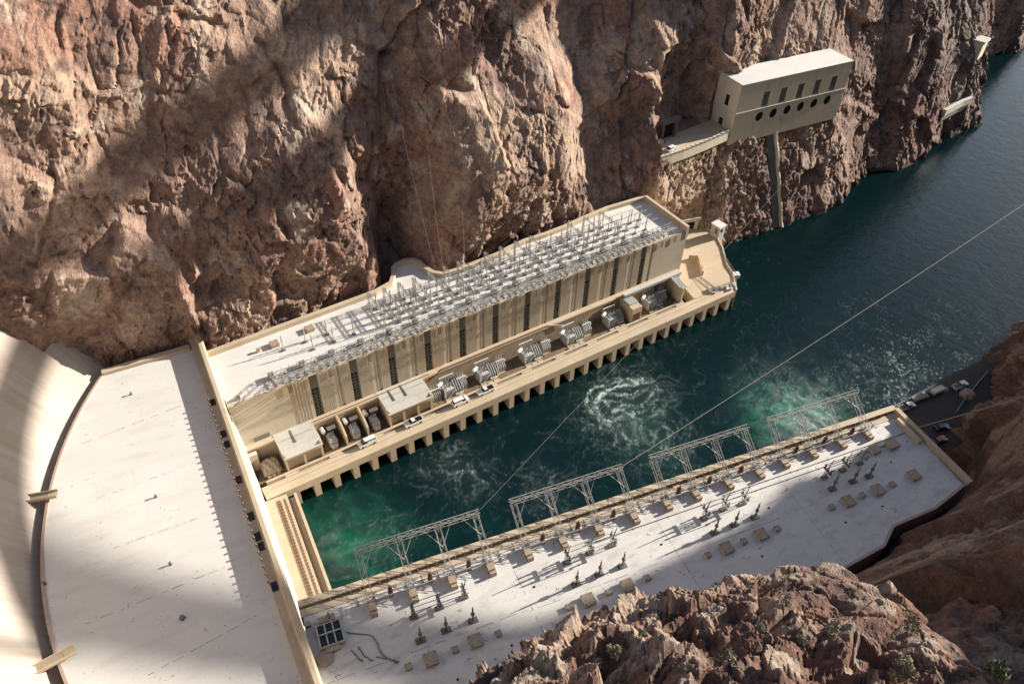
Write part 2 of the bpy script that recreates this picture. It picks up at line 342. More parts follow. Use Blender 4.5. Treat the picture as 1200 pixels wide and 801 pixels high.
def rock_colour(x, y, z, parts, s=0, base=(0.29, 0.192, 0.146)):
    f1, f2, f3, e1, e2, e3, rid = parts
    a = fbm(x / 30, y / 30, z / 40, 4, s + 31); b = fbm(x / 9, y / 9, z / 14, 4, s + 33); c = fbm(x / 60, y / 60, z / 60, 3, s + 37)
    def mx(u, v, t): return u + (np.array(v) - u) * t[..., None]
    cl = np.ones(x.shape + (3,)) * np.array(base)
    cl = mx(cl, (0.40, 0.285, 0.21), sstep(0.0, 0.5, a + 0.5 * f1))
    cl = mx(cl, (0.20, 0.130, 0.105), sstep(0.05, 0.55, -a + 0.5 * f2))
    cl = mx(cl, (0.29, 0.165, 0.122), sstep(0.1, 0.6, c + 0.4 * f1))
    cl = mx(cl, (0.45, 0.36, 0.28), sstep(0.28, 0.62, b + 0.35 * f2) * 0.7)
    cl = mx(cl, (0.12, 0.092, 0.080), sstep(0.25, 0.6, -b - 0.3 * f3) * 0.7)
    return cl
gx = spaced([(-120, -60, 2.0), (-60, 200, 0.5), (200, 390, 0.62), (390, 700, 1.6), (700, 1100, 8)])
gz = spaced([(-4, 118, 0.5), (118, 240, 4.0)])
X, Z = np.meshgrid(gx, gz)
Yb = far_base(X, Z)
low = 1 - sstep(35, 62, Z)
Yb = Yb + 10.0 * np.exp(-((X - 58.5) / 6.5) ** 4) * low
d0 = rbf_eval(_p, _w, X, Z)
cr, parts = crags(X, Yb, Z, 0)
fine = 0.35 * fbm(X / 1.6, 0 * X, Z / 2, 4, 77, 0.65) + 0.3 * parts[2] + 0.4 * parts[1]
cr = cr * np.where(Z < 60, sstep(6, 14, np.abs(X - 172)) * 0.6 + 0.4, 1)
# keep the rock behind the parapets: the smooth form is limited first, then the relief is laid on it
LV = [(-30, 29), (-1.7, 26.6), (3, 21.8), (40, 22.4), (52, 22.8), (59.5, 26.5), (62, 32), (69, 32), (71, 25.5), (73, 20.8), (79, 19.9), (93, 20.7), (112, 22), (127, 23.2), (156, 23.6)]
lim = np.interp(X, [FW(u, v).x for u, v in LV], [FW(u, v).y for u, v in LV]) + 1.2 + 0.05 * np.clip(Z - 29.5, 0, 40)
Ys = Yb - d0
inroof = (X < 156) & (Z < 70)
soft = lim + 2.2
Yl = np.where(inroof, soft + np.log1p(np.exp(np.clip(Ys - soft, -30, 30))), Ys)
Ys = np.where(inroof, Yl + (Ys - Yl) * sstep(48, 70, Z), Ys)
Yf = Ys - cr
Yf = np.where((X < 156) & (Z < 60), np.maximum(Yf, lim - fine * 0.9 + 0.9), Yf)
Yf = np.where((X < 156) & (Z < 33), np.maximum(Yf, lim - 0.6), Yf)
# bench behind the powerhouse end (terrace level) and shelf of the gate house with its road
Yf = np.where((X >= 156) & (X < 186) & (Z < 24), np.maximum(Yf, np.interp(X, [156, 173, 181, 186], [186, 188.5, 188, 180]) - fine), Yf)
sh = (X > 158) & (X < 247) & (Z > 41.7) & (Z < 63)
Yf = np.where(sh & (Z < 60.5), np.maximum(Yf, np.interp(X, [158, 163, 190, 192, 247], [195, 199.5, 204, 205.5, 205.5]) - fine * 0.7), Yf)
sh2 = (X > 154) & (X < 248) & (Z <= 41.7)
lip = np.interp(X, [154, 160, 190, 193, 248], [187.2, 187.5, 193.6, 194.2, 194.2])
Yf = np.where(sh2, np.maximum(Yf, lip + 0.4 - 0.32 * np.maximum(0, 41.7 - Z) - fine * 1.6), Yf)
Yf = np.where(sh2 & (Z > 20), np.minimum(Yf, lip + 0.9 - 0.18 * np.maximum(0, 41.7 - Z) - fine * 1.2), Yf)
Yf = np.where(sh2 & (Z > 39.5), np.minimum(Yf, lip + 0.5), Yf)
Yf = Yf + 2.6 * np.exp(-((X - 214.0 - (39 - Z) * 0.137) / 2.7) ** 4) * (Z < 40)
tun = (np.abs(X - 172.5) < 0)  # tunnel portals are modelled as their own openings
FARG = (gx, gz, Yf)
cl = rock_colour(X, Yf, Z, parts)
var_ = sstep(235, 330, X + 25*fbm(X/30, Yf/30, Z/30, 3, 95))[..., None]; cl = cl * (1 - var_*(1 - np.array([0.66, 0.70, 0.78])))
wet = sstep(2.6, 1.2, Z) if False else 1 - sstep(1.0, 2.4, Z + 0.6 * fbm(X / 3, Yf / 3, Z / 3, 2, 90))
cl = cl * (1 - 0.6 * wet[..., None])
pal = sstep(20, 2, np.abs(Z - 0)) if False else np.zeros_like(Z)
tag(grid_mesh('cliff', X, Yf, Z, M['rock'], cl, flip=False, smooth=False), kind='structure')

# near (right bank) cliff
NXs = [-60, -20, 0, 60, 100, 122, 128, 150, 158, 168, 180, 195, 207, 216, 232, 255, 300, 380, 460, 600, 900]
NYs = [40, 46, 47, 53, 46, 44, 48, 47.5, 57, 63, 66, 68, 76, 84, 95, 97.5, 101, 106, 112, 125, 170]
def near_base(x, z):
    a = np.interp(x, NXs, NYs) - 0.48 * (z - np.interp(x, [150, 200, 232], [29.5, 10, 0])); t = sstep(400, 460, x)
    return a * (1 - t) + t * np.interp(z, [-5, 60, 140, 204, 240, 330], [112, 75, 60, 53, 22, -60])  # unseen downstream bluff, added and shaped to shade the near roof
gx = spaced([(-80, 20, 3), (20, 215, 0.42), (215, 270, 0.8), (270, 700, 3.0)]); gz = spaced([(-4, 105, 0.42), (105, 330, 3.0)])
X, Z = np.meshgrid(gx, gz); Yb = near_base(X, Z)
cr, parts = crags(X, Yb, Z, 200)
Yn = Yb + (cr + 0.9 * parts[1] + 0.7 * parts[2]) * (1 - 0.45 * np.exp(-((X - 250) / 60) ** 2) * (Z < 80))
low = Z < 34
nbx = [NW(u, v).x for u, v in ((-10, 36), (108.8, 32.5), (121.6, 31.2), (127, 27.9), (139.8, 27.5), (152, 24.8))]; nby = [NW(u, v).y for u, v in ((-10, 36), (108.8, 32.5), (121.6, 31.2), (127, 27.9), (139.8, 27.5), (152, 24.8))]
nl = np.interp(X, nbx, nby) - 1.6 - 0.37 * np.maximum(0, Z - 29.5)
Yn = np.where((X < 175) & (Z < 110), np.minimum(Yn, nl + 0.55 * np.minimum(cr, 1.0) * sstep(30, 45, Z) + 12 * sstep(150, 175, X)), Yn)
Yn = np.where((X > 153) & (X < 214) & (Z < 16), np.minimum(Yn, np.interp(X, [153, 158, 172, 195, 207, 214], [56, 61, 66, 67, 75, 82]) - 0.35*np.maximum(0, Z-7)), Yn)
# camera and outlook stay clear of the slope
Yn = np.where(X < 60, np.minimum(Yn, np.interp(Z, [29.5, 60, 175, 330], [50, 30, -28, -90])), Yn)
cl = rock_colour(X*1.6, Yn*1.6, Z*1.6, parts, 200, (0.22, 0.120, 0.095)) * 0.85
tag(grid_mesh('near_cliff', X, Yn, Z, M['rock_mid'], cl, flip=True, smooth=False), kind='structure')

# sunlit outcrop just below the lookout, a spur of the near slope
def rp(p, dist):
    d = ray(p); d = d / np.linalg.norm(d); return np.array([0, 0, H]) + d * dist
def outcrop(OUT, nrim, ox, oy, seed, amp, base):
    op = np.array([rp(p, t) for p, t in OUT]); rim = op[:nrim]; cen = op[nrim:].mean(0); drop = []
    for q in rim:
        o = q[:2] - cen[:2]; o /= np.linalg.norm(o)
        for dd, dz in ((2.5, 3.0), (6, 12), (12, 30), (22, 60)): drop.append([q[0] + o[0]*dd, q[1] + o[1]*dd, q[2] - dz])
    allp = np.vstack([op, np.array(drop)]); wz = rbf_fit(allp[:, :2], allp[:, 2], 0.2); X, Y = np.meshgrid(ox, oy)
    Z = np.maximum(rbf_eval(allp[:, :2], wz, X, Y), 40); wa, wb = 0.8*fbm(X/6, Y/6, Z/6, 3, seed), 0.8*fbm(X/6, Y/6, Z/6+7, 3, seed+2)
    Zs = Z.copy()
    for _ in range(30): Zs[1:-1, 1:-1] = (Zs[:-2, 1:-1] + Zs[2:, 1:-1] + Zs[1:-1, :-2] + Zs[1:-1, 2:]) / 4
    Z = Zs; zy, zx = np.gradient(Z, oy, ox); zx = np.clip(zx*.5, -.8, .8); zy = np.clip(zy*.5, -.8, .8); nn = np.sqrt(1 + zx**2 + zy**2)
    U, V = X + 0.35*Z + wa, Y - 0.9*Z + wb
    f1, e1 = facets(U + 0.4*V, V - 0.3*U, 7.0, seed+10, 0.95, 1.7); f2, e2 = facets(U - 0.3*V, V + 0.2*U, 2.8, seed+20, 0.95, 1.5); f3, e3 = facets(U, V + 0.3*U, 1.15, seed+30, 0.95, 1.3); f4, e4 = facets(U, V, 0.55, seed+35, 0.95, 1.2)
    rid = fbm((U+0.6*V)/12, (V-0.6*U)/7, 0, 4, seed+40, 0.55)
    rg = amp*(0.5 + 0.5*(1 - sstep(-2, 4, (X - 36) + 0.5*(Y - 12))))
    f1 = f1*sstep(0, .1, e1); f2 = f2*sstep(0, .1, e2); d = rg*(0.9*rid + 1.25*f1 + 1.0*f2 + 0.26*f3*sstep(0,.1,e3) + 0.15*f4 + 0.07*fbm(U/0.7, V/0.7, 0, 4, seed+50, 0.65)) - 0.5*amp*np.exp(-np.abs(vnoise(U/5, V/7, 0, seed+60))/0.025)
    cl = 0.82*rock_colour(X*3.2, Y*3.2, Z*3.2, (f1*1.3, f2*1.6, f3*1.6, e1, e2, e3, rid), seed-100, base)
    PX, PY, PZ = X - zx/nn*d, Y - zy/nn*d, Z + d/nn
    tag(grid_mesh('rock_outcrop', PX, PY, PZ, M['rock_near'], cl, smooth=False), kind='structure')
    Z = Z + d/nn
    return ox, oy, Z
OUT = [((570,800),60),((640,772),63),((690,748),65),((760,718),68),((820,700),70),((870,690),71),((905,680),72),((930,669),73),((980,670),75),((1020,700),74.5),((1060,716),73.5),((1100,745),71.5),((1150,790),68),
       ((640,800),58),((700,790),59),((760,770),61),((820,750),63),((880,730),65.5),((930,710),69),((980,720),71),((1000,760),66),((940,760),63),((880,770),59.5),((820,790),57.5),((1060,780),66),((700,840),52),((820,850),51),((940,830),54),((1060,840),58),((940,900),46),((700,920),45),((1100,900),50),((820,1000),40),((1000,1000),40)]
OUTZ = outcrop(OUT, 13, np.arange(-4, 58, 0.14), np.arange(-18, 37, 0.14), 400, 0.9, (0.215, 0.122, 0.092))
OUT2 = [((1120,745),84),((1140,718),88),((1165,703),92),((1200,698),95),((1250,690),98),((1130,790),78),((1180,760),82),((1240,770),84),((1150,850),70),((1250,850),74),((1300,740),90)]
outcrop(OUT2, 5, np.arange(38, 90, 0.3), np.arange(-26, 30, 0.3), 700, 0.8, (0.22, 0.145, 0.115))

# river: fine sheet by the powerhouse with foam and upwelling plus painted sun glints, running on downstream
wx = spaced([(-60, 0, 6), (0, 235, 0.45), (235, 420, 1.2), (420, 1100, 12)]); wy = spaced([(60, 84, 4), (84, 200, 0.45), (200, 300, 2.0), (300, 620, 12)])
X, Y = np.meshgrid(wx, wy)
qx = X + 5*fbm(X/16, Y/16, 0, 4, 500); qy = Y + 5*fbm(X/16, Y/16, 3, 4, 510)
foam_glint = np.zeros_like(X); green = np.zeros_like(X)
def veins(sc, s, w):
    n = fbm(qx/sc, qy/sc, 0, 4, s, 0.55); return np.exp(-np.abs(n)/w)
def blob(c, r, e=1.0):
    a = c[:2]; dx, dy = (X + 4*fbm(X/12, Y/12, 1, 3, 530) - a[0]), (Y + 4*fbm(X/12, Y/12, 5, 3, 540) - a[1]); return np.exp(-((dx/r)**2 + (dy/(r*e))**2))
W = lambda p: at(p, 0.0)
v1, v2, v3 = veins(5, 560, 0.05), veins(11, 570, 0.035), veins(2.4, 580, 0.08)
tail = sstep(225, 150, X) if False else 1 - sstep(150, 230, X)
foam_glint += 0.10*v1*v2**0.5*tail*(0.5 + vnoise(X/20, Y/20, 0, 590)) + 0.05*v3*v2*tail
for c, r, k in (((735,470),15,1.3),((760,520),13,0.6),((700,500),9,0.3),((545,555),9,0.8),((520,540),7,0.4),((940,470),13,0.7),((960,500),12,0.7),((1050,450),18,0.5),((640,560),10,0.25),((890,440),12,0.25),((440,640),12,0.25),((640,590),8,0.4),((800,520),8,0.3)):
    foam_glint += 0.55*k*blob(W(c), r*0.8)*(0.04 + 0.75*v1*(0.4+v3) + 0.35*v3*v2 + 0.3*v2)
cx, cy = W((735,470))[:2]; rr = np.hypot(qx - cx, (qy - cy)*1.15); th = np.arctan2(qy - cy, qx - cx)
ring = np.exp(-((rr - 9 - 1.5*np.sin(2*th))/1.0)**2) + 0.7*np.exp(-((rr - 5.5 - np.sin(3*th+1))/0.7)**2) + 0.5*np.exp(-((rr - 12.5)/0.8)**2)
foam_glint += 1.5*ring*(0.1 + 0.9*np.clip(v3 + v1, 0, 1))*(0.55+0.45*np.sin(th-0.6))
for c, r, k in (((405,632),15,0.8),((385,600),8,0.3),((445,650),12,0.4),((560,620),10,0.12),((940,480),15,1.0),((905,482),11,1.1),((960,500),12,0.55),((735,480),15,0.28),((765,525),12,0.25),((700,590),12,0.06)):
    green += 0.75*k*blob(W(c), r*0.9)*(0.55 + 0.8*fbm(qx/7, qy/7, 0, 4, 600) + 0.3*v1)
green += 0.01*tail*(1 + fbm(X/18, Y/18, 2, 3, 610)) + 0.002
for c, r, k in (((945,480),14,0.20),((930,500),8,0.16),((395,640),9,0.07)): foam_glint += k*blob(W(c), r)*(0.5 + 0.9*fbm(qx/4, qy/4, 0, 4, 630) + 0.5*v1)
glint = sstep(0.44, 0.62, fbm(qx/1.1 + X/3, qy/1.1, 0, 3, 620, 0.7) + 0.7*vnoise(X/6, Y/8, 0, 623))
for c, r, k in (((1060,440),16,1.0),((1040,470),11,1.0),((1090,420),14,0.6),((1000,450),12,0.35),((1120,380),14,0.3),((1010,360),9,0.25)): foam_glint += 0.22*k*blob(W(c), r)*glint  # sun glints painted as pale flecks into the water colour
tag(grid_mesh('river', X, Y, np.zeros_like(X), M['water'], None, {'foam_glint': np.clip(foam_glint, 0, 0.9), 'green': np.clip(green, 0, 1)}), kind='structure')
# ground sheet far below and beyond, so the canyon has a floor everywhere
g = MB(); g.add([(-3000,-3000,-6),(3000,-3000,-6),(3000,3000,-6),(-3000,3000,-6)], [(0,1,2,3)])
tag(g.build('river_bed', plain('river_bed_mud', (0.08, 0.06, 0.045), 0.95)), kind='structure')
# ================================================================== DAM, BRIDGE, POWERHOUSE
DC = (63.0, 115.0); DS = 0.65
def dam_r(z): return 110.6 + DS * (z - ZR)
th = np.radians(np.linspace(95, 265, 171)); zz = spaced([(-5, 90, 2.0), (90, 160, 7)])
T, Zd = np.meshgrid(th, zz); Rr = dam_r(Zd)
o = grid_mesh('concrete_dam', DC[0] + Rr*np.cos(T), DC[1] + Rr*np.sin(T), Zd, M['dam'], flip=False)
a = o.data.attributes.new('damuv', 'FLOAT_VECTOR', 'POINT'); a.data.foreach_set('vector', np.stack([T*115, Zd*1.28, 0*Zd], -1).reshape(-1).astype(np.float32))
so = o.modifiers.new('thickness', 'SOLIDIFY'); so.thickness = 12; so.offset = 1
tag(o, 'pale streaked concrete face of the dam curving down at the left edge', 'dam')

def bridge():
    e = empty('arch_bridge', 'tall concrete arch bridge far downstream whose shadow crosses the cliff and dam', 'bridge', (500, 164, 0))
    cm = M['pale']
    MB().box(-13, 13, -330, 310, 258, 262).build('bridge_deck', cm, e)
    for s in (-7, 7):
        m = MB(); ys = np.linspace(-160, 150, 41); pts = [(y, 238.5 - 0.00324*y*y) for y in ys]
        for (y0, z0), (y1, z1) in zip(pts, pts[1:]):
            m.add([(s-3,y0,z0-2.1),(s+3,y0,z0-2.1),(s+3,y0,z0+2.1),(s-3,y0,z0+2.1),(s-3,y1,z1-2.1),(s+3,y1,z1-2.1),(s+3,y1,z1+2.1),(s-3,y1,z1+2.1)],
                  [(0,1,5,4),(1,2,6,5),(2,3,7,6),(3,0,4,7),(0,3,2,1),(4,5,6,7)])
        m.build('arch_rib', cm, e)
        for y in np.arange(-150, 141, 40):
            zb = 238.5 - 0.00324*y*y + 2.1
            MB().box(s-1.5, s+1.5, y-1.2, y+1.2, zb, 257.9).build('column', cm, e)
bridge()

# ---- central section between the dam and the tailrace
def central():
    e = empty('powerhouse_center', 'central powerhouse block with a broad white roof at the foot of the dam', 'powerhouse', (0, 0, 0))
    arc = []
    for t in np.linspace(math.pi - 0.575 , math.pi + 0.60, 40):
        arc.append((DC[0] + 108*math.cos(t), DC[1] + 108*math.sin(t)))
    poly = arc + [(-2.2, 54.0), (-5.0, 173.5)]
    MB().prism(poly, 20.0, ZR).build('roof', M['roof'], e)
    m = MB()
    for (x0, y0), (x1, y1) in zip(arc, arc[1:]):
        c = Vector((DC[0], DC[1], 0)); 
        def off(x, y, r): 
            d = Vector((x - c.x, y - c.y, 0)).normalized(); return c + d * r
        a0, a1, b0, b1 = off(x0, y0, 107.5), off(x1, y1, 107.5), off(x0, y0, 108.1), off(x1, y1, 108.1)
        m.add([(a0.x,a0.y,28.6),(a1.x,a1.y,28.6),(b1.x,b1.y,28.6),(b0.x,b0.y,28.6),(a0.x,a0.y,29.8),(a1.x,a1.y,29.8),(b1.x,b1.y,29.8),(b0.x,b0.y,29.8)], [(4,7,6,5),(0,1,5,4),(1,2,6,5),(2,3,7,6),(3,0,4,7)])
    m.build('red_kerb', M['pink'], e)
    # back parapet towards the far cliff
    A, B = Vector((-27.5, 174.2, 0)), Vector((-5.3, 174.4, 0))
    MB().add([(A.x, A.y-1.2, 26), (B.x, B.y-1.2, 26), (B.x, B.y+0.5, 26), (A.x, A.y+0.5, 26), (A.x, A.y-1.2, 30.5), (B.x, B.y-1.2, 30.5), (B.x, B.y+0.5, 30.5), (A.x, A.y+0.5, 30.5)], [(0,3,2,1),(4,5,6,7),(0,1,5,4),(1,2,6,5),(2,3,7,6),(3,0,4,7)]).build('back_parapet', M['tan'], e)
    # front parapet wall: a low step with hatches, a taller spine and the battered downstream face
    def run(prof, y0, y1, name, mat, sk=0.018):
        xs = lambda y: -sk * (y - 115)
        vs = [(x + xs(y0), y0, z) for x, z in prof] + [(x + xs(y1), y1, z) for x, z in prof]; n = len(prof)
        fs = [(i, n + i, n + (i+1) % n, (i+1) % n) for i in range(n)] + [tuple(range(n)), tuple(range(2*n-1, n-1, -1))]
        return MB().add(vs, fs).build(name, mat, e)
    run([(-3.9, 28.0), (-3.9, 31.0), (-2.3, 31.0), (-2.3, 28.0)], 54, 176.5, 'parapet_step', M['tan'])
    run([(-2.29, 27.0), (-2.29, 32.2), (-1.9, 32.4), (-1.0, 32.4), (-0.55, 32.0), (-0.55, 27.0)], 54, 175, 'parapet', M['tan'])
    run([(-2.28, 7.0), (-2.28, 27.0), (-0.50, 27.0), (0.75, 7.0)], 54, 150, 'front_wall', M['pale'], 0.004)
    for y in (149.8, 138.2, 134.6, 122.9, 111.8, 106.0, 103.3, 92.8):
        x = -3.15 - 0.018*(y-115)
        h = MB().box(x-0.62, x+0.62, y-1.1, y+1.1, 31.0, 31.12).build('hatch', M['black'], e)
    for y in np.arange(94, 151, 1.95):
        MB().lathe((-4.0 - 0.018*(y-115), y, 30.2), [(0,.06),(1.25,.06),(1.3,.27),(1.65,.27),(1.75,.08)], 6).build('insulator_post', M['steel_dark'], e)
    for q in (((113,584),(217,546)), ((133,642),(230,607)), ((100,731),(263,664)), ((173,791),(300,721)), ((95,520),(225,470))):
        A, B = at(q[0], ZR), at(q[1], ZR); rr = random.Random(int(q[0][0])); m = MB(); t0 = 0.0; d = B - A; n = np.array([-d[1], d[0]]) / np.hypot(d[0], d[1])
        while t0 < 1:
            t1 = min(1, t0 + rr.uniform(.02, .12)); p, r = A + d*t0, A + d*t1; w = rr.uniform(.03, .09); j = rr.uniform(-.08, .08)
            m.add([(p[0]+n[0]*(j-w), p[1]+n[1]*(j-w), ZR+.004), (r[0]+n[0]*(j-w), r[1]+n[1]*(j-w), ZR+.004), (r[0]+n[0]*(j+w), r[1]+n[1]*(j+w), ZR+.004), (p[0]+n[0]*(j+w), p[1]+n[1]*(j+w), ZR+.004)], [(0,1,2,3)]); t0 = t1 + rr.uniform(0, .09)
        o = m.build('roof_joint', M['lintel'], e); o['kind'] = 'stuff'
central()
for i, (px, lb) in enumerate((((154,462),'dark roof vent nearest the far cliff on the dam foot roof'), ((200,661),'small dark roof vent in the middle of the dam foot roof'), ((214,724),'largest dark roof vent in the shadow band of the dam foot roof'), ((183,582),'tiny dark roof vent in the lit part of the dam foot roof'), ((53,684),'red roof vent beside the curved kerb'))):
    c = at(px, ZR); e = empty('roof_vent', lb, 'vent', tuple(c), i*1.1, 'vents on the dam foot roof'); r = .5 if 'largest' in lb else .28
    MB().lathe((0,0,0), [(0,r*.7),(.5,r*.7),(.55,r),(.8,r*.9),(.9,.1)], 8).build('cowl', M['rust'] if 'red' in lb else M['steel_dark'], e); MB().box(-r,r,-r,r,.003,.1).build('base', M['steel_dark'], e)
for (px, L, lb) in (((45, 583), 8.0, 'tan footbridge over the gutter near the middle of the dam foot'), ((60, 776), 8.6, 'tan footbridge over the gutter at the lower edge of the view')):
    c = at(px, 30.4); an = math.atan2(c[1] - DC[1], c[0] - DC[0])
    e = empty('footbridge', lb, 'footbridge', (c[0], c[1], 30.3), an, 'footbridges over the gutter behind the roof')
    MB().box(-L/2, L/2, -0.9, 0.9, 0, 0.25).build('walkway', M['hatch'], e)
    for s in (-0.9, 0.9): MB().box(-L/2, L/2, s-0.06, s+0.06, 0.251, 0.95).build('side_rail', M['tan'], e)
    m = MB()
    for k in range(7): m.box(-L/2+0.1+k*0.28, -L/2+0.3+k*0.28, -0.84, 0.84, 0.252, 0.30)
    m.build('steps', M['tan'], e)

# ---- far wing
BACK = [(1.0,21.6),(22,22),(40,22.3),(51.6,22.6),(57.5,24.0),(59.8,27.0),(61.3,30.3),(63.2,31.6),(66,31.9),(68.4,31.2),(69.6,29.0),(69.8,25.5),(70.8,22.2),(73,20.0),(79,19.4),(93.4,20.2),(98,21.2),(104.3,21.9),(112,21.6),(120,21.9),(127,22.7),(139,23.7),(155.4,22.6)]
WU = [21.7 + 11.37*i for i in range(11)]
def path_wall(m, pts, w, z0, z1, closed=False):
    n = len(pts); L, Rt = [], []
    for i in range(n):
        a = Vector(pts[max(i-1, 0)]); b = Vector(pts[min(i+1, n-1)]); d = (b - a).normalized(); nn = Vector((-d.y, d.x))
        L.append(Vector(pts[i]) + nn*w/2); Rt.append(Vector(pts[i]) - nn*w/2)
    for i in range(n - 1):
        q = [L[i], L[i+1], Rt[i+1], Rt[i]]
        vs = [(p.x, p.y, z0) for p in q] + [(p.x, p.y, z1) for p in q]
        m.add(vs, [(0,1,2,3),(7,6,5,4),(0,4,5,1),(1,5,6,2),(2,6,7,3),(3,7,4,0)])
    return m
def far_wing():
    e = empty('powerhouse_wing', 'far powerhouse wing with ribbed tan wall, tall dark windows and white roof', 'powerhouse', tuple(FO), FA)
    MB().prism([(0.6, 0.9), (155.0, 0.9)] + BACK[::-1][0:] , 24, ZR).build('roof', M['roof'], e)
    m = MB(); path_wall(m, BACK, 1.3, 27, 30.9); m.build('back_parapet', M['tan'], e)
    MB().box(154.3, 155.4, -0.2, 22.0, 27, 31.6).build('end_parapet', M['tan'], e)
    MB().box(154.2, 155.2, 0.0, 22.0, 6, 27).build('end_wall', M['tan'], e)
    LZ = 14.3
    MB().box(0.5, 21.7, 0, 0.9, LZ, ZR+0.25).build('wall', M['wall'], e)
    m = MB().box(WU[-1]+2.4+3.6, 154.2, 0, 0.9, 7, ZR+0.25); m.build('wall', M['wall'], e)
    MB().box(0.5, 154, 0.9, 1.2, 8, ZR-0.2).build('wall_core', M['lintel'], e)
    m = MB()
    for k in range(5): m.box(17.3+k*0.85, 17.6+k*0.85, -0.14, 0.01, LZ, ZR)
    m.build('wall_rib', M['wall'], e)
    for i, u in enumerate(WU):
        u0 = u + 2.4; u1 = WU[i+1] if i < 10 else u0 + 3.6
        m = MB(); W_ = u1 - u0
        if i < 10:
            cut = [(0, 0.40), (0.40, 0.585), (0.585, 0.71), (0.71, 1.0)]
            for (a, b), dep in zip(cut, (0, 0.0, 0.32, 0)):
                m.box(u0 + a*W_ + 0.002, u0 + b*W_ - 0.002, dep, 0.9, LZ, ZR + (0.25 if dep == 0 else 0.1))
            for t in list(np.arange(0.03, 0.38, 0.068)) + [0.41, 0.57] + list(np.arange(0.73, 0.99, 0.062)):
                m.box(u0 + t*W_, u0 + t*W_ + 0.24, -0.06, 0.0, LZ + 0.01, ZR - 0.05)
        else:
            m.box(u0, u0+1.9, 0, 0.9, LZ, ZR+0.25).box(u0+1.9, u0+3.0, 0.5, 0.9, LZ, ZR+0.1).box(u0+3.0, u0+3.6, 0, 0.9, LZ, ZR+0.25)
        m.build('wall_panel', M['wall'], e)
        w = MB().box(u, u+2.4, 0.55, 0.89, LZ, LZ+10.4).build('window', M['glass'], e)
        MB().box(u, u+2.4, 0.42, 0.895, LZ+10.4, ZR+0.2).build('lintel', M['lintel'], e)
        f = MB().box(u+0.02, u+0.3, 0.3, 0.54, LZ, LZ+10.4).box(u+2.1, u+2.38, 0.3, 0.54, LZ, LZ+10.4).box(u+1.1, u+1.3, 0.4, 0.54, LZ, LZ+10.4).box(u+.3, u+2.1, .3, .54, LZ, LZ+.3).build('frame', M['lintel'], w)
        for k in range(1, 9): MB().box(u+0.3, u+2.1, 0.36, 0.53, LZ+k*1.16-0.11, LZ+k*1.16+0.11).build('glazing_bar', M['lintel'], w)
    # ledge with pipes and the back wall of the transformer bays
    MB().box(0.5, 154, -1.9, 0.0, 13.6, LZ).build('ledge', M['tan'], e)
    MB().box(0.5, 154, -1.7, 0.0, ZD, 13.6).build('bay_wall', M['baywall'], e)
    m = MB().bar((60, -1.7, 14.6), (98, -1.7, 14.6), 0.22, 6).bar((60, -1.7, 14.6), (55, -2.0, 12.0), 0.22, 6).bar((98,-1.7,14.6),(104,-2.2,12.4),.22,6).bar((20,-1.4,14.5),(56,-1.4,14.5),0.12,5)
    m.build('pipe', M['rust'], e)
    # front low curb
    MB().box(3, 153, 0.1, 0.5, ZR+0.255, ZR+0.5).build('roof_curb', M['tan'], e)
    # partition walls between the transformer bays
    for u in (26.6, 33.0):
        m = MB(); m.add([(u-.25,-1.71,ZD),(u+.25,-1.71,ZD),(u+.25,-8.2,ZD),(u-.25,-8.2,ZD),(u-.25,-1.71,13.9),(u+.25,-1.71,13.9),(u+.25,-5.2,13.4),(u-.25,-5.2,13.4),(u+.25,-8.2,11.2),(u-.25,-8.2,11.2)],
            [(0,1,2,3),(4,7,6,5),(7,9,8,6),(0,4,5,1),(1,5,6,2),(2,6,8),(3,9,7),(3,7,4,0),(2,8,9,3)])
        m.build('partition_wall', M['tan'], e)
    m = MB().box(148.6,149.3,-9.2,-1.71,ZD,13.8); m.build('partition_wall', M['tan'], e)
far_wing()
def quay():
    e = empty('quay', 'long tan concrete quay on piers along the far wing', 'quay', tuple(FO), FA)
    MB().box(1.2, 150, -8.6, -1.72, 3.0, ZD).build('bay_floor', M['floor'], e)
    MB().box(3.0, 150, -9.25, -8.6, 3.0, ZD+0.35).build('walkway', M['tan'], e)
    MB().box(3.0, 150, -9.85, -9.26, 3.0, ZD-0.45).build('cable_trench', M['steel_dark'], e)
    for k in range(34):
        if k % 3 == 0: MB().box(8+k*4.2, 8+k*4.2+3.6, -9.84, -9.28, ZD-0.42, ZD+0.05).build('trench_cover', M['tan'], e)
    MB().box(1.2, 170.5, -12.85, -9.87, 4.6, ZD).build('roadway', M['deck'], e)
    MB().box(1.2, 170.5, -12.97, -12.86, 4.6, ZD-0.15).build('joint', M['steel_dark'], e)
    MB().box(1.2, 170.5, -14.3, -12.98, 5.0, ZD+0.12).build('edge_beam', M['tan'], e)
    MB().box(8.5, 170.3, -9.4, -9.0, -5, 4.5).build('back_wall', M['dark'], e)  # near-black sheet paints the shade of the void behind the piers
    for k in range(-6, 23):
        u = 43.0 + 5.67*k; MB().box(u-0.85, u+0.85, -14.25, -9.5, -5, 4.99).build('pier', M['tan'], e)
    m = MB()
    for v in (-10.2, -11.64): m.box(3, 168, v-0.05, v+0.05, ZD+0.001, ZD+0.03)
    m.build('crane_rail', M['steel_dark'], e)
    for u in (60, 104): MB().box(u, u+0.14, -12.6, -10.0, ZD+0.004, ZD+0.012).build('stop_line', M['white'], e)
quay()
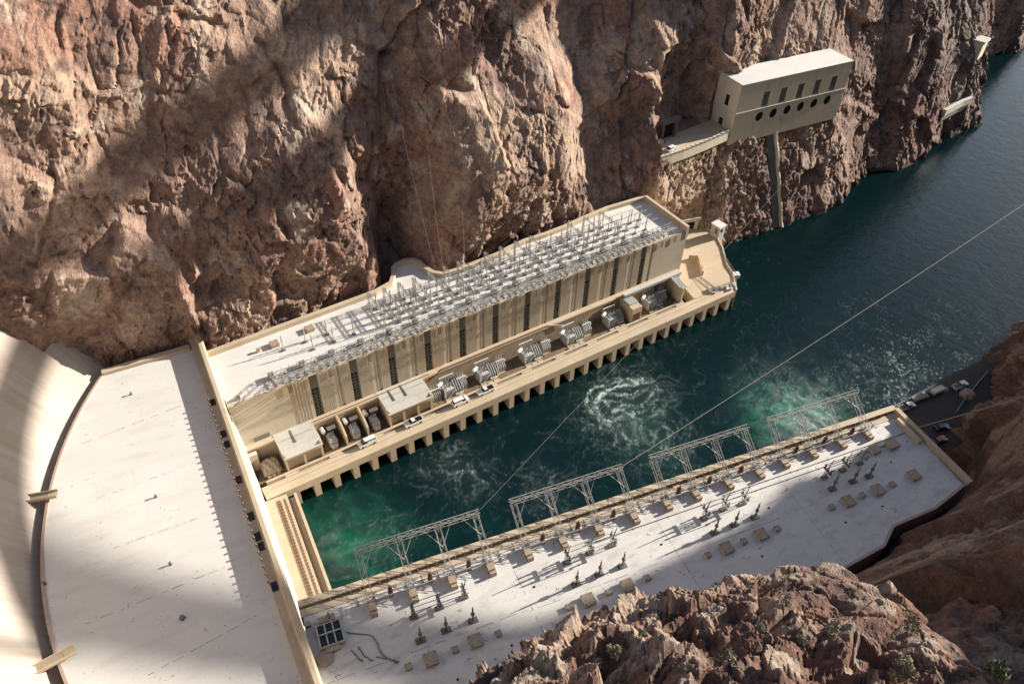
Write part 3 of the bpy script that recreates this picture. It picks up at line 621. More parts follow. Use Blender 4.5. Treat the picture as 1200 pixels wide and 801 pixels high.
def tailrace():
    e = empty('tailrace_walkway', 'narrow tan platform with rust-coloured rails between the parapet and the green water', 'platform')
    MB().box(0.55, 6.3, 100.3, 133.0, 3, ZD).build('slab', M['deck'], e)
    MB().box(6.3, 8.0, 100.9, 132.2, -5, ZD-1.2).build('ledge', M['hatch'], e)
    MB().box(8.0, 8.7, 100.9, 132.2, -5, ZD+0.2).build('edge_wall', M['tan'], e)
    for x in (3.6, 4.25, 5.5):
        m = MB().box(x-0.06, x+0.06, 101.2, 131.8, ZD+0.02, ZD+0.2)
        for y in np.arange(101.5, 131.5, 1.0): m.box(x-0.28, x+0.28, y, y+0.22, ZD+0.002, ZD+0.06)
        m.build('rail', M['rust'], e)
tailrace()
# ---- near wing
NBACK = [(151.6,24.2),(139.8,26.9),(127.2,27.3),(121.6,30.6),(108.8,31.9),(60,35),(-2,38)]
def near_wing():
    e = empty('powerhouse_wing', 'near powerhouse wing with a broad speckled white roof beside the water', 'powerhouse', tuple(NO), NA)
    P_ = lambda pts: [(u, -v) for u, v in pts]
    MB().prism(P_([(0.3, 1.6), (152.6, 1.6)] + NBACK), 24, ZR).build('roof', M['roof_worn'], e)
    MB().box(-0.2, 153.2, 0.4, 1.9, -5, ZR+0.75).build('parapet', M['tan'], e)
    MB().box(-0.2, 153.2, -1.6, 0.1, 26, ZR+0.15).build('gutter_walk', M['deck'], e)
    MB().box(-0.2, 153.2, 0.1, 0.4, 26, ZR-0.15).build('groove', M['steel_dark'], e)
    MB().box(152.2, 153.4, -24.6, 0.39, 5, ZR+1.3).build('end_parapet', M['tan'], e)
    m = MB(); path_wall(m, P_(NBACK), 0.6, 4, ZR+0.5); m.build('back_parapet', M['pink'], e)
    MB().box(150.2, 151.0, -10.5, -2.5, ZR, ZR+1.4).build('roof_upstand', M['tan'], e)
near_wing()
for i, (u0, v0, u1, v1) in enumerate(((43.5, 7, 44.2, 33), (78.0, 7, 78.4, 34), (111.2, 6, 110.8, 30), (2, 16.4, 43, 16.2), (45, 16.6, 108, 16.2))):
    m = MB(); rr = random.Random(40+i); t0 = 0.0; A, B = NW(u0, v0, ZR+.004), NW(u1, v1, ZR+.004); d = B - A; n = Vector((-d.y, d.x, 0)).normalized()
    while t0 < 1:
        t1 = min(1, t0 + rr.uniform(.03, .15)); w = rr.uniform(.03, .07); p, r = A + d*t0, A + d*t1
        m.add([p - n*w, r - n*w, r + n*w, p + n*w], [(0,1,2,3)]); t0 = t1 + rr.uniform(0, .06)
    o = m.build('roof_joint', M['lintel'], bpy.data.objects['powerhouse_wing.001']); o.matrix_parent_inverse = (Matrix.Translation(NO) @ Matrix.Rotation(NA, 4, 'Z')).inverted(); o['kind'] = 'stuff'
# near bank parking apron
pl = [at(p, ZD) for p in ((1030,492),(1040,478),(1075,460),(1115,440),(1150,422),(1185,430),(1165,470),(1160,520),(1130,560),(1080,570))]
m = MB().prism([(p[0], p[1]) for p in pl], 6.2, ZD); tag(m.build('parking_apron', M['asphalt']), kind='structure')
# ================================================================== EQUIPMENT AND OTHER THINGS
ORD = ['first', 'second', 'third', 'fourth', 'fifth', 'sixth', 'seventh', 'eighth', 'ninth', 'tenth', 'eleventh', 'twelfth', 'thirteenth', 'fourteenth', 'fifteenth', 'sixteenth', 'seventeenth', 'eighteenth', 'nineteenth', 'twentieth', 'twenty-first', 'twenty-second', 'twenty-third', 'twenty-fourth', 'twenty-fifth', 'twenty-sixth', 'twenty-seventh', 'twenty-eighth', 'twenty-ninth', 'thirtieth']
TENS = {30: 'thirt', 40: 'fort', 50: 'fift', 60: 'sixt', 70: 'sevent'}
def ordn(k): return ORD[k-1] if k <= 30 else (TENS[k//10*10] + 'ieth' if k % 10 == 0 else TENS[k//10*10] + 'y-' + ORD[k % 10 - 1])
# ---- leaning lattice gantries
def gantry(sg, us, vb=5.0):
    """sg = local y direction of the river; base vb behind the roof edge, beam out over it"""
    e = empty('line_gantry', '', 'gantry')
    u0 = us[0]; yb = -sg * vb; yt = sg * 4.5; zt = 7.4; L = us[-1] - us[0]
    MB().lattice((-0.9, yt, zt), (L + 0.9, yt, zt), 1.0, 0.075, seg=1.5).build('crossbeam', M['steel'], e)
    for u in us:
        x = u - u0
        MB().lattice((x, yb, 1.3), (x, yt, zt - 0.5), 1.15, 0.065, seg=1.7, up=(1, 0, 0)).build('leg', M['steel'], e)
        if sg < 0: MB().box(x-0.7, x+0.7, yb-0.9, yb+0.9, 0, 1.3).build('pedestal', M['steel_dark'], e)
        else:
            MB().box(x-0.8, x+0.8, yb-0.9, yb+1.5, 0, 1.25).box(x-0.7, x+0.7, yb-1.9, yb-1.3, 0.0, 1.3).box(x-.55, x-.25, yb-1.3, yb-.9, 0, .9).box(x+.25, x+.55, yb-1.3, yb-.9, 0, .9).build('pedestal', M['hatch'], e)
        m = MB(); t = 0.62; py, pz = yb + (yt - yb)*t, 1.3 + (zt - 1.8)*t
        for s in (-1, 1):
            if 0 <= x + s*2.6 <= L: m.bar((x, py, pz), (x + s*2.9, yt, zt - 0.55), 0.08)
        m.build('knee_brace', M['steel'], e)
    return e
GU = [[13.6, 22.1, 30.5, 39.0], [47.7, 55.9, 64.6, 73.5], [82.2, 89.9, 98.7, 107.3], [114.9, 123.2, 131.9, 140.1]]
for g, us in enumerate(GU):
    e = gantry(1, us, 4.9 - 0.5*g); e.location = NW(us[0], 0, ZR); e.rotation_euler = (0, 0, NA)
    e['label'] = f'{ORD[g]} steel lattice gantry from the dam end leaning over the water from the near roof'; e['group'] = 'gantries along the near roof edge'
    e = gantry(-1, us, 5.0); e.location = FW(us[0], 0, ZR); e.rotation_euler = (0, 0, FA)
    e['label'] = f'{ORD[g]} steel lattice gantry from the dam end leaning off the far wing roof'; e['group'] = 'gantries along the far roof edge'
# ---- near roof: surge arresters, pipes, insulators
def arrester(e):
    MB().cbox((0, 0, 0.35), (0.9, 0.9, 0.7)).build('stand', M['hatch'], e)
    MB().lathe((0, 0, 0.7), [(0, .35), (.3, .55), (.9, .4), (1.2, .58), (1.8, .4), (2.1, .5), (2.5, .2)], 8).build('porcelain', M['red'], e)
    MB().lathe((0, 0, 3.2), [(0, .12), (.8, .1)], 5).build('terminal', M['steel_dark'], e)
ar = None
k = 0
for g, us in enumerate(GU):
    for i in range(3):
        u = (us[i] + us[i+1]) / 2; lb = f'{ORD[k]} dark red porcelain arrester from the dam end on the near roof edge'; k += 1
        if ar is None: ar = empty('surge_arrester', lb, 'arrester', NW(u, 3.2, ZR), NA, 'red arresters between the gantry legs'); arrester(ar)
        else: copy_tree(ar, NW(u, 3.2 - 0.3*g, ZR), None, lb)
for g, us in enumerate(GU):
    e = empty('bus_rack', f'{ORD[g]} low rack of grey bus pipes from the dam end along the near roof edge', 'pipe rack', NW(us[0] - 4, 3.0 - 0.3*g, ZR), NA, 'pipe racks along the near roof edge')
    L = us[-1] - us[0] + 8
    for y in (-0.9, 0.0, 0.9): MB().bar((0, y, 1.5), (L, y, 1.5), 0.10, 6).build('pipe', M['steel'], e)
    for x in np.arange(1.5, L, 3.4):
        MB().box(x-0.1, x+0.1, -1.2, 1.2, 1.2, 1.38).box(x-0.12, x+0.12, -0.12, 0.12, 0, 1.2).build('trestle', M['steel_dark'], e)
ins = None; k = 0
for u in np.arange(6, 150, 2.05):
    k += 1
    lb = f'{ordn(k)} small brown insulator from the dam end along the near roof gutter'
    if ins is None:
        ins = empty('insulator', lb, 'insulator', NW(u, -0.1, ZR + 0.15), NA, 'brown insulators along the near gutter'); MB().lathe((0, 0, 0), [(0, .16), (.25, .3), (.4, .18), (.55, .3), (.8, .1)], 6).build('shed', M['brown'], ins); MB().box(-.22, .22, -.22, .22, -.001, .08).build('foot', M['steel_dark'], ins)
    else: copy_tree(ins, NW(u, -0.1 + 0.15*math.sin(k*2.1), ZR + 0.15), None, lb)
# ---- near roof: disconnect poles
def pole_a(e):
    MB().box(-0.9, 0.9, -0.5, 0.5, 0, 0.35).build('base', M['steel_dark'], e)
    MB().lattice((0, 0, 0.35), (0, 0, 2.6), 0.7, 0.06, up=(1, 0, 0), seg=0.8).build('stand', M['steel_dark'], e)
    MB().box(-0.3, 0.3, -1.3, 1.3, 2.6, 2.8).build('crossarm', M['steel_dark'], e)
    for y in (-1.0, 0, 1.0): MB().lathe((0, y, 2.8), [(0, .16), (.5, .24), (.6, .14), (1.2, .22), (1.3, .1)], 6).build('insulator', M['steel_dark'], e)
    MB().bar((0, 0, 4.1), (0.4, 0, 6.6), 0.13, 5, 0.09).build('blade', M['steel_dark'], e)
def pole_b(e):
    MB().box(-1.0, 1.0, -0.6, 0.6, 0, 0.3).box(-0.7, -0.4, -.5, .5, .3, .9).build('base', M['steel_dark'], e)
    MB().lathe((0, 0, 0.3), [(0, .22), (2.0, .17)], 6).build('post', M['steel_dark'], e)
    MB().lathe((0, 0, 2.3), [(0, .3), (.2, .42), (.7, .42), (.9, .2)], 7).build('head', M['steel_dark'], e)
    MB().lathe((0, 0, 3.2), [(0, .16), (1.5, .2), (1.6, .1), (2.5, .07)], 6).build('insulator', M['steel_dark'], e)
def series(first, name, builder, cat, pts, frame, rz, z, label, group):
    root = None; out = []
    for i, (u, v) in enumerate(pts):
        lb = label(i)
        if root is None: root = empty(name, lb, cat, frame(u, v, z), rz, group); builder(root); o = root
        else: o = copy_tree(root, frame(u, v, z), None, lb)
        out.append(o)
    return out
PA = [(20.8,9.6),(26.2,9.5),(31.6,9.1),(54.7,9.3),(60.3,9.0),(65.7,9.0),(88.4,10.1),(93.8,9.7),(98.9,9.9),(121.5,10.6),(127.1,10.3),(132.4,10.1)]
PB = [(20.7,14.7),(26.0,14.5),(31.6,14.5),(54.4,14.6),(59.9,14.3),(65.4,14.3),(88.5,14.2),(93.8,14.1),(99.3,14.0),(121.1,13.9),(127.2,13.9),(131.9,14.0)]
series(None, 'disconnect_switch', pole_a, 'switch', PA, NW, NA, ZR, lambda i: f'{ORD[i]} lattice based switch from the dam end on the near roof', 'lattice switches on the near roof')
series(None, 'disconnect_switch', pole_b, 'switch', PB, NW, NA, ZR, lambda i: f'{ORD[i]} single post switch from the dam end beside the roof hatches', 'post switches on the near roof')
for g in range(4):
    p0, p1 = PA[3*g], PA[3*g+2]
    e = empty('bus_pipe', f'{ORD[g]} triple pipe run from the dam end on the near roof', 'pipe', NW(p0[0], p0[1], ZR), NA, 'pipe runs joining the near switches')
    for y in (-1.0, 0, 1.0): MB().bar((-0.6, y, 4.0), (p1[0]-p0[0]+.6, y, 4.0), 0.09, 5).build('pipe', M['steel'], e)
for i, (u0, u1, v) in enumerate(((96, 150, 6.4), (92, 146, 7.9), (60, 98, 6.9))):
    e = empty('conduit', f'{ORD[i]} thin conduit line lying along the near roof counted from the gantries', 'pipe', NW(u0, v, ZR), NA, 'conduits on the near roof')
    MB().bar((0, 0, .12), (u1-u0, 0, .12), .09, 5).build('pipe', M['brown'], e)
    for x in np.arange(3, u1-u0, 9): MB().box(x-.15, x+.15, -.2, .2, 0, .06).build('saddle', M['steel_dark'], e)
for i, (pts, lb) in enumerate((([(400,432),(545,450),(575,480),(610,560),(650,590),(715,610)], 'longest dark hose lying in bends across the dam end of the near roof'), ([(430,540),(460,575),(495,612)], 'short dark hose on the near roof nearest the skylight'), ([(470,520),(510,580),(562,602)], 'short dark hose beside the hose nearest the skylight'), ([(580,580),(660,592),(705,622)], 'short dark hose lying beside the end of the longest one'))):
    m = MB(); q = [at((328 + x/5.13, 656 + y/5.13), ZR + .12) for x, y in pts]; rr = random.Random(i)
    fine_ = []
    for a_, b_ in zip(q, q[1:]):
        for k_ in range(6): t_ = k_/6; fine_.append(a_ + (b_-a_)*t_ + np.array([rr.uniform(-.12,.12), rr.uniform(-.12,.12), 0]))
    fine_.append(q[-1])
    for a_, b_ in zip(fine_, fine_[1:]): m.bar(tuple(a_), tuple(b_), .11, 5)
    tag(m.build('hose', M['steel_dark']), lb, 'hose', 'hoses on the near roof')
series(None, 'roof_drain', lambda e: (MB().lathe((0,0,.003), [(0,.17),(.12,.17),(.14,.08)], 8).build('grate', M['black'], e), MB().lathe((0,0,.002), [(0,.3),(.05,.28)], 8).build('collar', M['brown'], e)), 'drain',
       [(12,23),(25,24.5),(37,22),(49,25),(58,23.5),(70,22.5),(82,25),(95,23),(104,13),(118,22.5),(129,22),(140,12.5),(46,12),(76,12.6)], NW, NA, ZR, lambda i: f'{ORD[i]} small dark drain spot from the list along the near roof'.replace('from the list along', 'counted from the dam end on') if i < 12 else ['small dark drain spot between first and second pole groups on the near roof', 'small dark drain spot between second and third pole groups on the near roof'][i-12], 'dark drains on the near roof')
# ---- near roof hatches
def hatch(w, h):
    def f(e):
        MB().box(-w*.46, w*.46, -w*.46, w*.46, 0, h).build('kerb', M['tan'], e)
        MB().box(-w/2, w/2, -w/2, w/2, h+.001, h+0.22).build('lid', M['hatch'], e)
        for sx in (-1, 1):
            for sy in (-1, 1): MB().cbox((sx*w*.36, sy*w*.36, h+.27), (.22, .22, .09)).build('lifting_lug', M['steel_dark'], e)
    return f
series(None, 'roof_hatch', hatch(2.7, 0.6), 'hatch', [(21.4,19.1),(30.6,18.8),(55.1,18.9),(64.2,18.9),(88.7,18.7),(97.8,18.5),(122.1,18.2),(130.8,18.1),(142.0,17.8)], NW, NA, ZR,
       lambda i: f'{ORD[i]} large square tan roof hatch from the dam end on the near wing', 'large square hatches on the near roof')
series(None, 'roof_hatch', hatch(1.3, 0.45), 'hatch', [(17,19),(26.3,19),(35.3,19),(50.7,18.9),(59.8,18.9),(68.9,18.8),(83.9,18.7),(93.2,18.6),(102.1,18.5),(117.4,18.2),(126.4,18),(135.3,18)], NW, NA, ZR,
       lambda i: f'{ORD[i]} small square roof hatch from the dam end on the near wing', 'small square hatches on the near roof')
e = empty('roof_hatch', 'tan many sided roof cover below the dark skylight', 'hatch', NW(2.6, 11.6, ZR), NA); MB().lathe((0,0,0), [(0,1.7),(.4,1.7),(.5,1.5)], 8).build('lid', M['hatch'], e)
for (u, v), s, lb in (((143.8, 8.4), 1.5, 'larger tan box at the far corner of the near roof'), ((138.6, 8.3), 1.2, 'low tan box beside the last gantry on the near roof')):
    e = empty('equipment_box', lb, 'box', NW(u, v, ZR), NA); MB().box(-s, s, -s*.8, s*.8, 0, .9).build('case', M['tan'], e); MB().box(-s-.1, s+.1, -s*.8-.1, s*.8+.1, .9, 1.02).build('lid', M['hatch'], e)
def skylight():
    e = empty('roof_skylight', 'roof skylight of six dark panes in a pale frame near the parapet', 'skylight', NW(4.6, 7.3, ZR), NA)
    MB().box(-2.6, 2.6, -2.5, 2.5, 0, 0.9).build('kerb', M['pale'], e)
    for i in range(3):
        for j in range(2): MB().box(-2.2+i*1.5, -0.85+i*1.5, -2.2+j*2.25, -0.1+j*2.25, 0.9, 1.02).build('pane', M['glass'], e)
    for x in (-2.3, -.8, .75, 2.3): MB().box(x-.12, x+.12, -2.4, 2.4, 1.021, 1.3).build('bar', M['pale'], e)
    MB().box(-2.3, 2.3, -.12, .12, 1.301, 1.42).build('bar', M['pale'], e)
    MB().box(-1.5, 1.2, -3.6, -2.6, 0, .7).build('step', M['hatch'], e); MB().box(-1.8, 1.6, 2.6, 3.9, 0, 1.1).box(0.2, 0.7, 2.9, 3.4, 1.1, 3.0).build('valve_box', M['hatch'], e)
skylight()
for u, v, lb in ((0.9, 3.8, 'small dark junction box at the dam end of the near roof'),):
    e = empty('junction_box', lb, 'box', NW(u, v, ZR), NA); MB().box(-.5,.5,-.45,.45,0,.9).build('case', M['steel_dark'], e); MB().box(-.55,.55,-.5,.5,.9,.96).build('lid', M['steel'], e)
# ---- far roof switchyard
def post(e):
    MB().box(-0.5, 0.5, -0.45, 0.45, 0, 0.35).build('base', M['steel_dark'], e)
    MB().lathe((0, 0, 0.35), [(0, .15), (2.6, .12)], 5).build('stand', M['steel'], e)
    MB().lathe((0, 0, 2.95), [(0, .2), (.4, .26), (.5, .15), (1.0, .24), (1.1, .14), (1.6, .2), (2.6, .08)], 6).build('insulator', M['steel'], e)
rs = random.Random(5)
rowv = [16.0, 13.2, 10.4, 7.6]; rown = ['row by cliff', 'second row from cliff', 'third row from cliff', 'front row']
for r, v in enumerate(rowv):
    pts = [(u + rs.uniform(-.4, .4), v + rs.uniform(-.25, .25)) for u in np.arange(49 + r*0.9, 147 - r*0.5, 4.35) if not (r == 0 and (u > 134 or 66 < u < 76))]
    if r in (1,): pts = [(20.0,13.4),(26.3,13.5),(32.6,13.3)] + pts
    if r == 2: pts = [(27.0,9.6),(33.0,9.6),(39.0,9.6)] + pts
    series(None, 'disconnect_post', post, 'switch post', pts, FW, FA, ZR, lambda i: f'{ORD[i]} grey post from the dam end, {rown[r]} on far roof', 'switch posts on the far roof')
    for q, (u0, u1) in enumerate(((46, 79), (81, 113), (115, 148))):
        e = empty('bus_pipe', f'{ORD[q]} long pipe from the dam end, {rown[r]} on far roof', 'pipe', FW(u0, v, ZR), FA, 'bus pipes over the far roof')
        MB().bar((0, 0.3, 3.1), (u1-u0, 0.3, 3.1), 0.10, 5).build('pipe', M['steel'], e)
        for x in np.arange(2, u1-u0, 8.7): MB().box(x-.05, x+.05, .25, .35, 0, 3.05).build('support', M['steel_dark'], e)
def busframe(e):
    for x in (0, 10.2):
        MB().lattice((0, x - 5, 0), (0, x - 5, 5.6), 0.45, 0.055, up=(1,0,0), seg=.9).build('column', M['steel'], e)
    MB().lattice((0, -5.3, 5.6), (0, 5.5, 5.6), 0.45, 0.055, seg=.9).build('beam', M['steel'], e)
    for y in (-3.4, 0, 3.4): MB().lathe((0, y, 5.85), [(0,.14),(.4,.2),(.5,.12),(1.2,.08)], 5).build('insulator', M['steel_dark'], e)
series(None, 'steel_portal', busframe, 'frame', [(u, 12.4) for u in (47.5, 52.3, 57.0, 61.8, 67, 72.2, 77, 86.5, 92, 97.5, 103.2, 118, 124.5, 131)], FW, FA, ZR, lambda i: f'{ORD[i]} grey steel bus frame from the dam end standing across the far roof', 'bus frames across the far roof')
for q, (u0, u1) in enumerate(((14, 46), (47, 79), (80, 112), (113, 151))):
    e = empty('bus_rack', f'{ORD[q]} grey pipe tangle from the dam end on the far roof edge', 'pipe rack', FW(u0, 2.6, ZR), FA, 'pipe racks along the far roof front edge')
    for y in (-1.6, -0.8, 0.0, 0.8, 1.6): MB().bar((0, y, 1.6 + 0.4*abs(y)), (u1-u0, y, 1.6 + 0.4*abs(y)), 0.11, 5).build('pipe', M['steel'], e)
    for x in np.arange(0.8, u1-u0, 2.1): MB().box(x-.09, x+.09, -1.9, 1.9, 1.2, 1.4).box(x-.1, x+.1, -1.8, -1.6, 0, 1.2).box(x-.1, x+.1, 1.6, 1.8, 0, 1.2).bar((x, -1.7, 0.1), (x+1.6, 1.7, 3.0), .07, 4).build('trestle', M['steel_dark'] if int(x) % 3 else M['steel'], e)
    for x in np.arange(2, u1-u0, 5.7): MB().bar((x, -2.9, 0.3), (x, -2.9, -2.2), .1, 4).bar((x+.6, -2.9, 0.3), (x+.6, -2.9, -2.2), .1, 4).bar((x,-2.9,-2.2),(x+.6,-2.9,-2.2),.1,4).build('conductor_loop', M['rust'], e)
for u, v, s, lb in ((18.6, 16.6, 2.4, 'tan square hatch nearest the dam on the far roof'), (29.2, 17.6, 2.4, 'tan square hatch behind the second post on the far roof'), (14.0, 16.4, .9, 'small pale vent box nearest the parapet on the far roof'), (3.8, 2.0, 1.0, 'small dark green box in the front corner of the far roof')):
    e = empty('roof_hatch', lb, 'hatch', FW(u, v, ZR), FA); hatch(s, .7)(e)

# ---- transformers on the quay
def big_transformer():
    e = empty('transformer', '', 'transformer'); g = M['grey']
    MB().box(-2.3, 0.9, -2.0, 2.0, 0.25, 3.6).box(-2.5, 1.1, -2.2, 2.2, 3.6, 3.8).build('tank', g, e)
    for k in range(6): MB().box(-2.2+k*.58, -2.0+k*.58, -2.28, -2.001, .4, 3.5).build('tank_rib', g, e)
    for k in range(4):
        x = 1.5 + k*0.88
        MB().add([(x, -2.6, .6), (x, .9, .6), (x+.05, 1.0, 2.0), (x+.1, 1.0, 4.9), (x+.1, .2, 5.0), (x, -2.6, 2.8), (x+.26, -2.6, .6), (x+.26, .9, .6), (x+.3, 1.0, 2.0), (x+.35, 1.0, 4.9), (x+.35, .2, 5.0), (x+.26, -2.6, 2.8)],
                 [tuple(range(5, -1, -1)), tuple(range(6, 12))] + [(i, (i+1) % 6, 6+(i+1) % 6, 6+i) for i in range(6)]).build('radiator_fin', M['steel'] if k % 2 else g, e)
    rr = random.Random(8)
    for k in range(9):
        x_, y_ = rr.uniform(-2.2, .8), rr.uniform(-1.8, 1.8); MB().bar((x_, y_, 3.8), (x_+rr.uniform(-.6,.6), y_+rr.uniform(-.8,.4), 4.5+rr.random()*1.3), .13, 5, .08).build('tap', M['steel'] if k % 2 else M['white'], e)
    MB().bar((-2.5,-2.3,1.0),(-2.5,-2.3,3.2),.2,6).bar((-1.2,-2.45,.5),(1.2,-2.45,3.0),.12,5).bar((-2.6,-1.6,2.8),(1.1,-2.5,2.4),.1,5).bar((1.2,-2.7,1.2),(4.4,-2.95,1.2),.16,6).build('piping', M['white'], e)
    MB().bar((-3.9, .4, 4.9), (-2.0, 1.4, 4.9), .62, 10).build('conservator', M['white'], e)
    MB().bar((-3.0, 0.9, 3.8), (-3.0, 0.9, 4.4), .12).bar((-2.3, .8, 3.0), (-3.0, .9, 3.8), .12).build('conservator_bracket', M['steel_dark'], e)
    for x in (-1.7, -.7, .3): MB().bar((x, -.6, 3.8), (x-.1, -1.1, 6.1), .3, 7, .16).build('bushing', M['steel'], e)
    MB().box(-2.4, 3.4, 2.35, 2.6, 5.9, 6.15).build('header_beam', M['white'], e)
    for k in range(6): MB().bar((-2.1+k*1.05, 2.45, 5.9), (-2.1+k*1.05, 1.2, 3.8), .1, 5).build('drop_pipe', M['steel'], e)
    for x in (-2.2, 3.2): MB().box(x-.12, x+.12, 2.36, 2.6, 0, 5.9).build('support_post', M['steel'], e)
    MB().box(-2.6, 4.2, -2.9, 2.2, 0, .25).build('plinth', M['deck'], e)
    MB().bar((1.2,-.5,3.4),(1.2,-.5,4.6),.35,6).bar((-.4,1.2,3.8),(.8,1.3,5.3),.16,5).bar((.9,-1.2,1.0),(1.4,-2.5,1.4),.2,5).build('fitting', M['steel_dark'], e)
    return e
BT = [(60.3, -5.2), (72.5, -5.0), (88.6, -5.0), (104.8, -4.9), (121.6, -4.8), (138.6, -4.6)]
bt = big_transformer()
for i, (u, v) in enumerate(BT):
    lb = f'{ORD[i]} large grey transformer with slanted radiator fins from the dam end of the quay'
    o = bt if i == 0 else copy_tree(bt)
    o.location = FW(u, v, ZD + .002); o.rotation_euler = (0, 0, FA); o['label'] = lb; o['group'] = 'large grey transformers on the quay'; o.scale = (.86, .86, .86)
def cooler(e):
    MB().box(-1.5, 1.5, -1.6, 1.6, 0, .3).build('plinth', M['deck'], e)
    for k in range(5): MB().add([(-1.2+k*.6,-1.3,.5),(-1.2+k*.6,1.2,.5),(-1.2+k*.6,1.3,3.9),(-1.2+k*.6,.2,4.1),(-1.2+k*.6,-1.4,2.4),(-.95+k*.6,-1.3,.5),(-.95+k*.6,1.2,.5),(-.95+k*.6,1.3,3.9),(-.95+k*.6,.2,4.1),(-.95+k*.6,-1.4,2.4)], [(4,3,2,1,0),(5,6,7,8,9)]+[(i,(i+1)%5,5+(i+1)%5,5+i) for i in range(5)]).build('fin', M['grey'] if k % 2 else M['steel'], e)
    MB().bar((-1.4,0,4.2),(1.6,0,4.2),.16,6).bar((-1.4,-.8,.4),(1.6,-.8,.4),.14,6).bar((1.6,0,4.2),(2.4,.4,2.6),.12,5).build('manifold', M['white'], e)
    for x in (-.9,0,.9): MB().bar((x,.6,4.1),(x+.2,1.0,5.6),.13,5,.08).build('bushing', M['steel'], e)
series(None, 'oil_cooler', cooler, 'cooler', [(64.6,-5.0),(78.3,-4.8),(95.2,-4.8),(111.4,-4.7),(55.6,-5.4),(143.6,-4.6)], FW, FA, ZD+.001, lambda i: ['finned grey cooler right of the first large transformer', 'finned grey cooler right of the second large transformer', 'finned grey cooler right of the third large transformer', 'finned grey cooler right of the fourth large transformer', 'finned grey cooler beside the larger enclosure', 'finned grey cooler nearest the terrace'][i], 'finned coolers beside the transformers')
def small_transformer(e):
    MB().box(-1.1, 1.1, -2.0, 1.2, .3, 2.9).box(-.8, .8, -2.6, -2.0, .3, 2.0).build('tank', M['grey'], e)
    MB().box(-.9, .9, -1.6, .8, 2.9, 3.3).build('cover', M['grey'], e)
    MB().bar((-1.5, 1.0, 4.2), (-1.5, 2.9, 4.2), .55, 10).build('conservator', M['white'], e)
    MB().box(-.2, 2.2, 1.5, 2.5, 3.7, 4.3).build('bus_box', M['white'], e)
    for x in (-.5, .1, .7): MB().lathe((x, .2, 3.3), [(0,.22),(.4,.3),(.5,.2),(1.1,.12)], 6).build('bushing', M['steel'], e)
    MB().box(-1.8,-1.2,1.7,2.2,0,3.7).box(.8,1.2,1.8,2.2,0,3.7).build('support_post', M['steel_dark'], e)
series(None, 'transformer', small_transformer, 'transformer', [(23.2,-5.2),(29.9,-5.2),(36.0,-5.2)], FW, FA, ZD+.001, lambda i: ['small grey transformer with white drum beside the first enclosure', 'small grey transformer with white drum between the two partition walls', 'small grey transformer with white drum beside the second enclosure'][i], 'small grey transformers in walled bays')
def machine():
    e = empty('generator', 'brown canvas covered machine in the bay next to the parapet wall', 'machine', FW(5.6, -5.2, ZD + .001), FA)
    m = MB(); rr = random.Random(3)
    n = 9; top = [[(-2.2+4.4*i/(n-1), -2.2+4.4*j/(n-1), 3.2 + .5*math.sin(i*2.1+j)*.5 - .9*(abs(i-4)/4)**3 - .9*(abs(j-4)/4)**3 + rr.uniform(-.12,.12)) for i in range(n)] for j in range(n)]
    vs = [p for r in top for p in r]; fs = [(j*n+i, j*n+i+1, (j+1)*n+i+1, (j+1)*n+i) for j in range(n-1) for i in range(n-1)]
    ed = [j*n for j in range(n)][::-1]; edge = [i for i in range(n)] + [j*n+n-1 for j in range(1,n)] + [(n-1)*n+i for i in range(n-2,-1,-1)] + [j*n for j in range(n-2,0,-1)]
    b0 = len(vs); vs += [(vs[k][0]*1.12, vs[k][1]*1.12, .9) for k in edge]; L_ = len(edge)
    fs += [(edge[k], b0+k, b0+(k+1) % L_, edge[(k+1) % L_]) for k in range(L_)]
    m.add(vs, fs).build('cover', M['hatch'], e)
    MB().box(-2.0,2.0,-2.0,2.0,0,1.0).build('base', M['steel_dark'], e)
    for k in range(3): MB().box(-1.8+k*1.3,-.8+k*1.3,-2.9,-2.3,0,.8).build('floor_cover', M['hatch'], e)
machine()
e = empty('cabinet', 'small pale flat topped box between parapet wall and covered machine', 'cabinet', FW(2.2, -3.2, ZD), FA); MB().box(-1.3,1.3,-.6,.6,0,6.2).build('case', M['tan'], e); MB().box(-1.35,1.35,-.65,.65,6.2,6.4).build('lid', M['pale'], e)
# dark recessed doorway in the far wing wall above the machine
e = empty('doorway', 'dark square doorway low in the plain end of the far wall', 'doorway', FW(6.4, -0.05, 9.6), FA); MB().box(-2.1,2.1,-.02,.06,0,6.4).build('opening', M['lintel'], e); MB().box(-2.3,2.3,-.1,-.03,6.4,6.7).build('lintel', M['tan'], e)
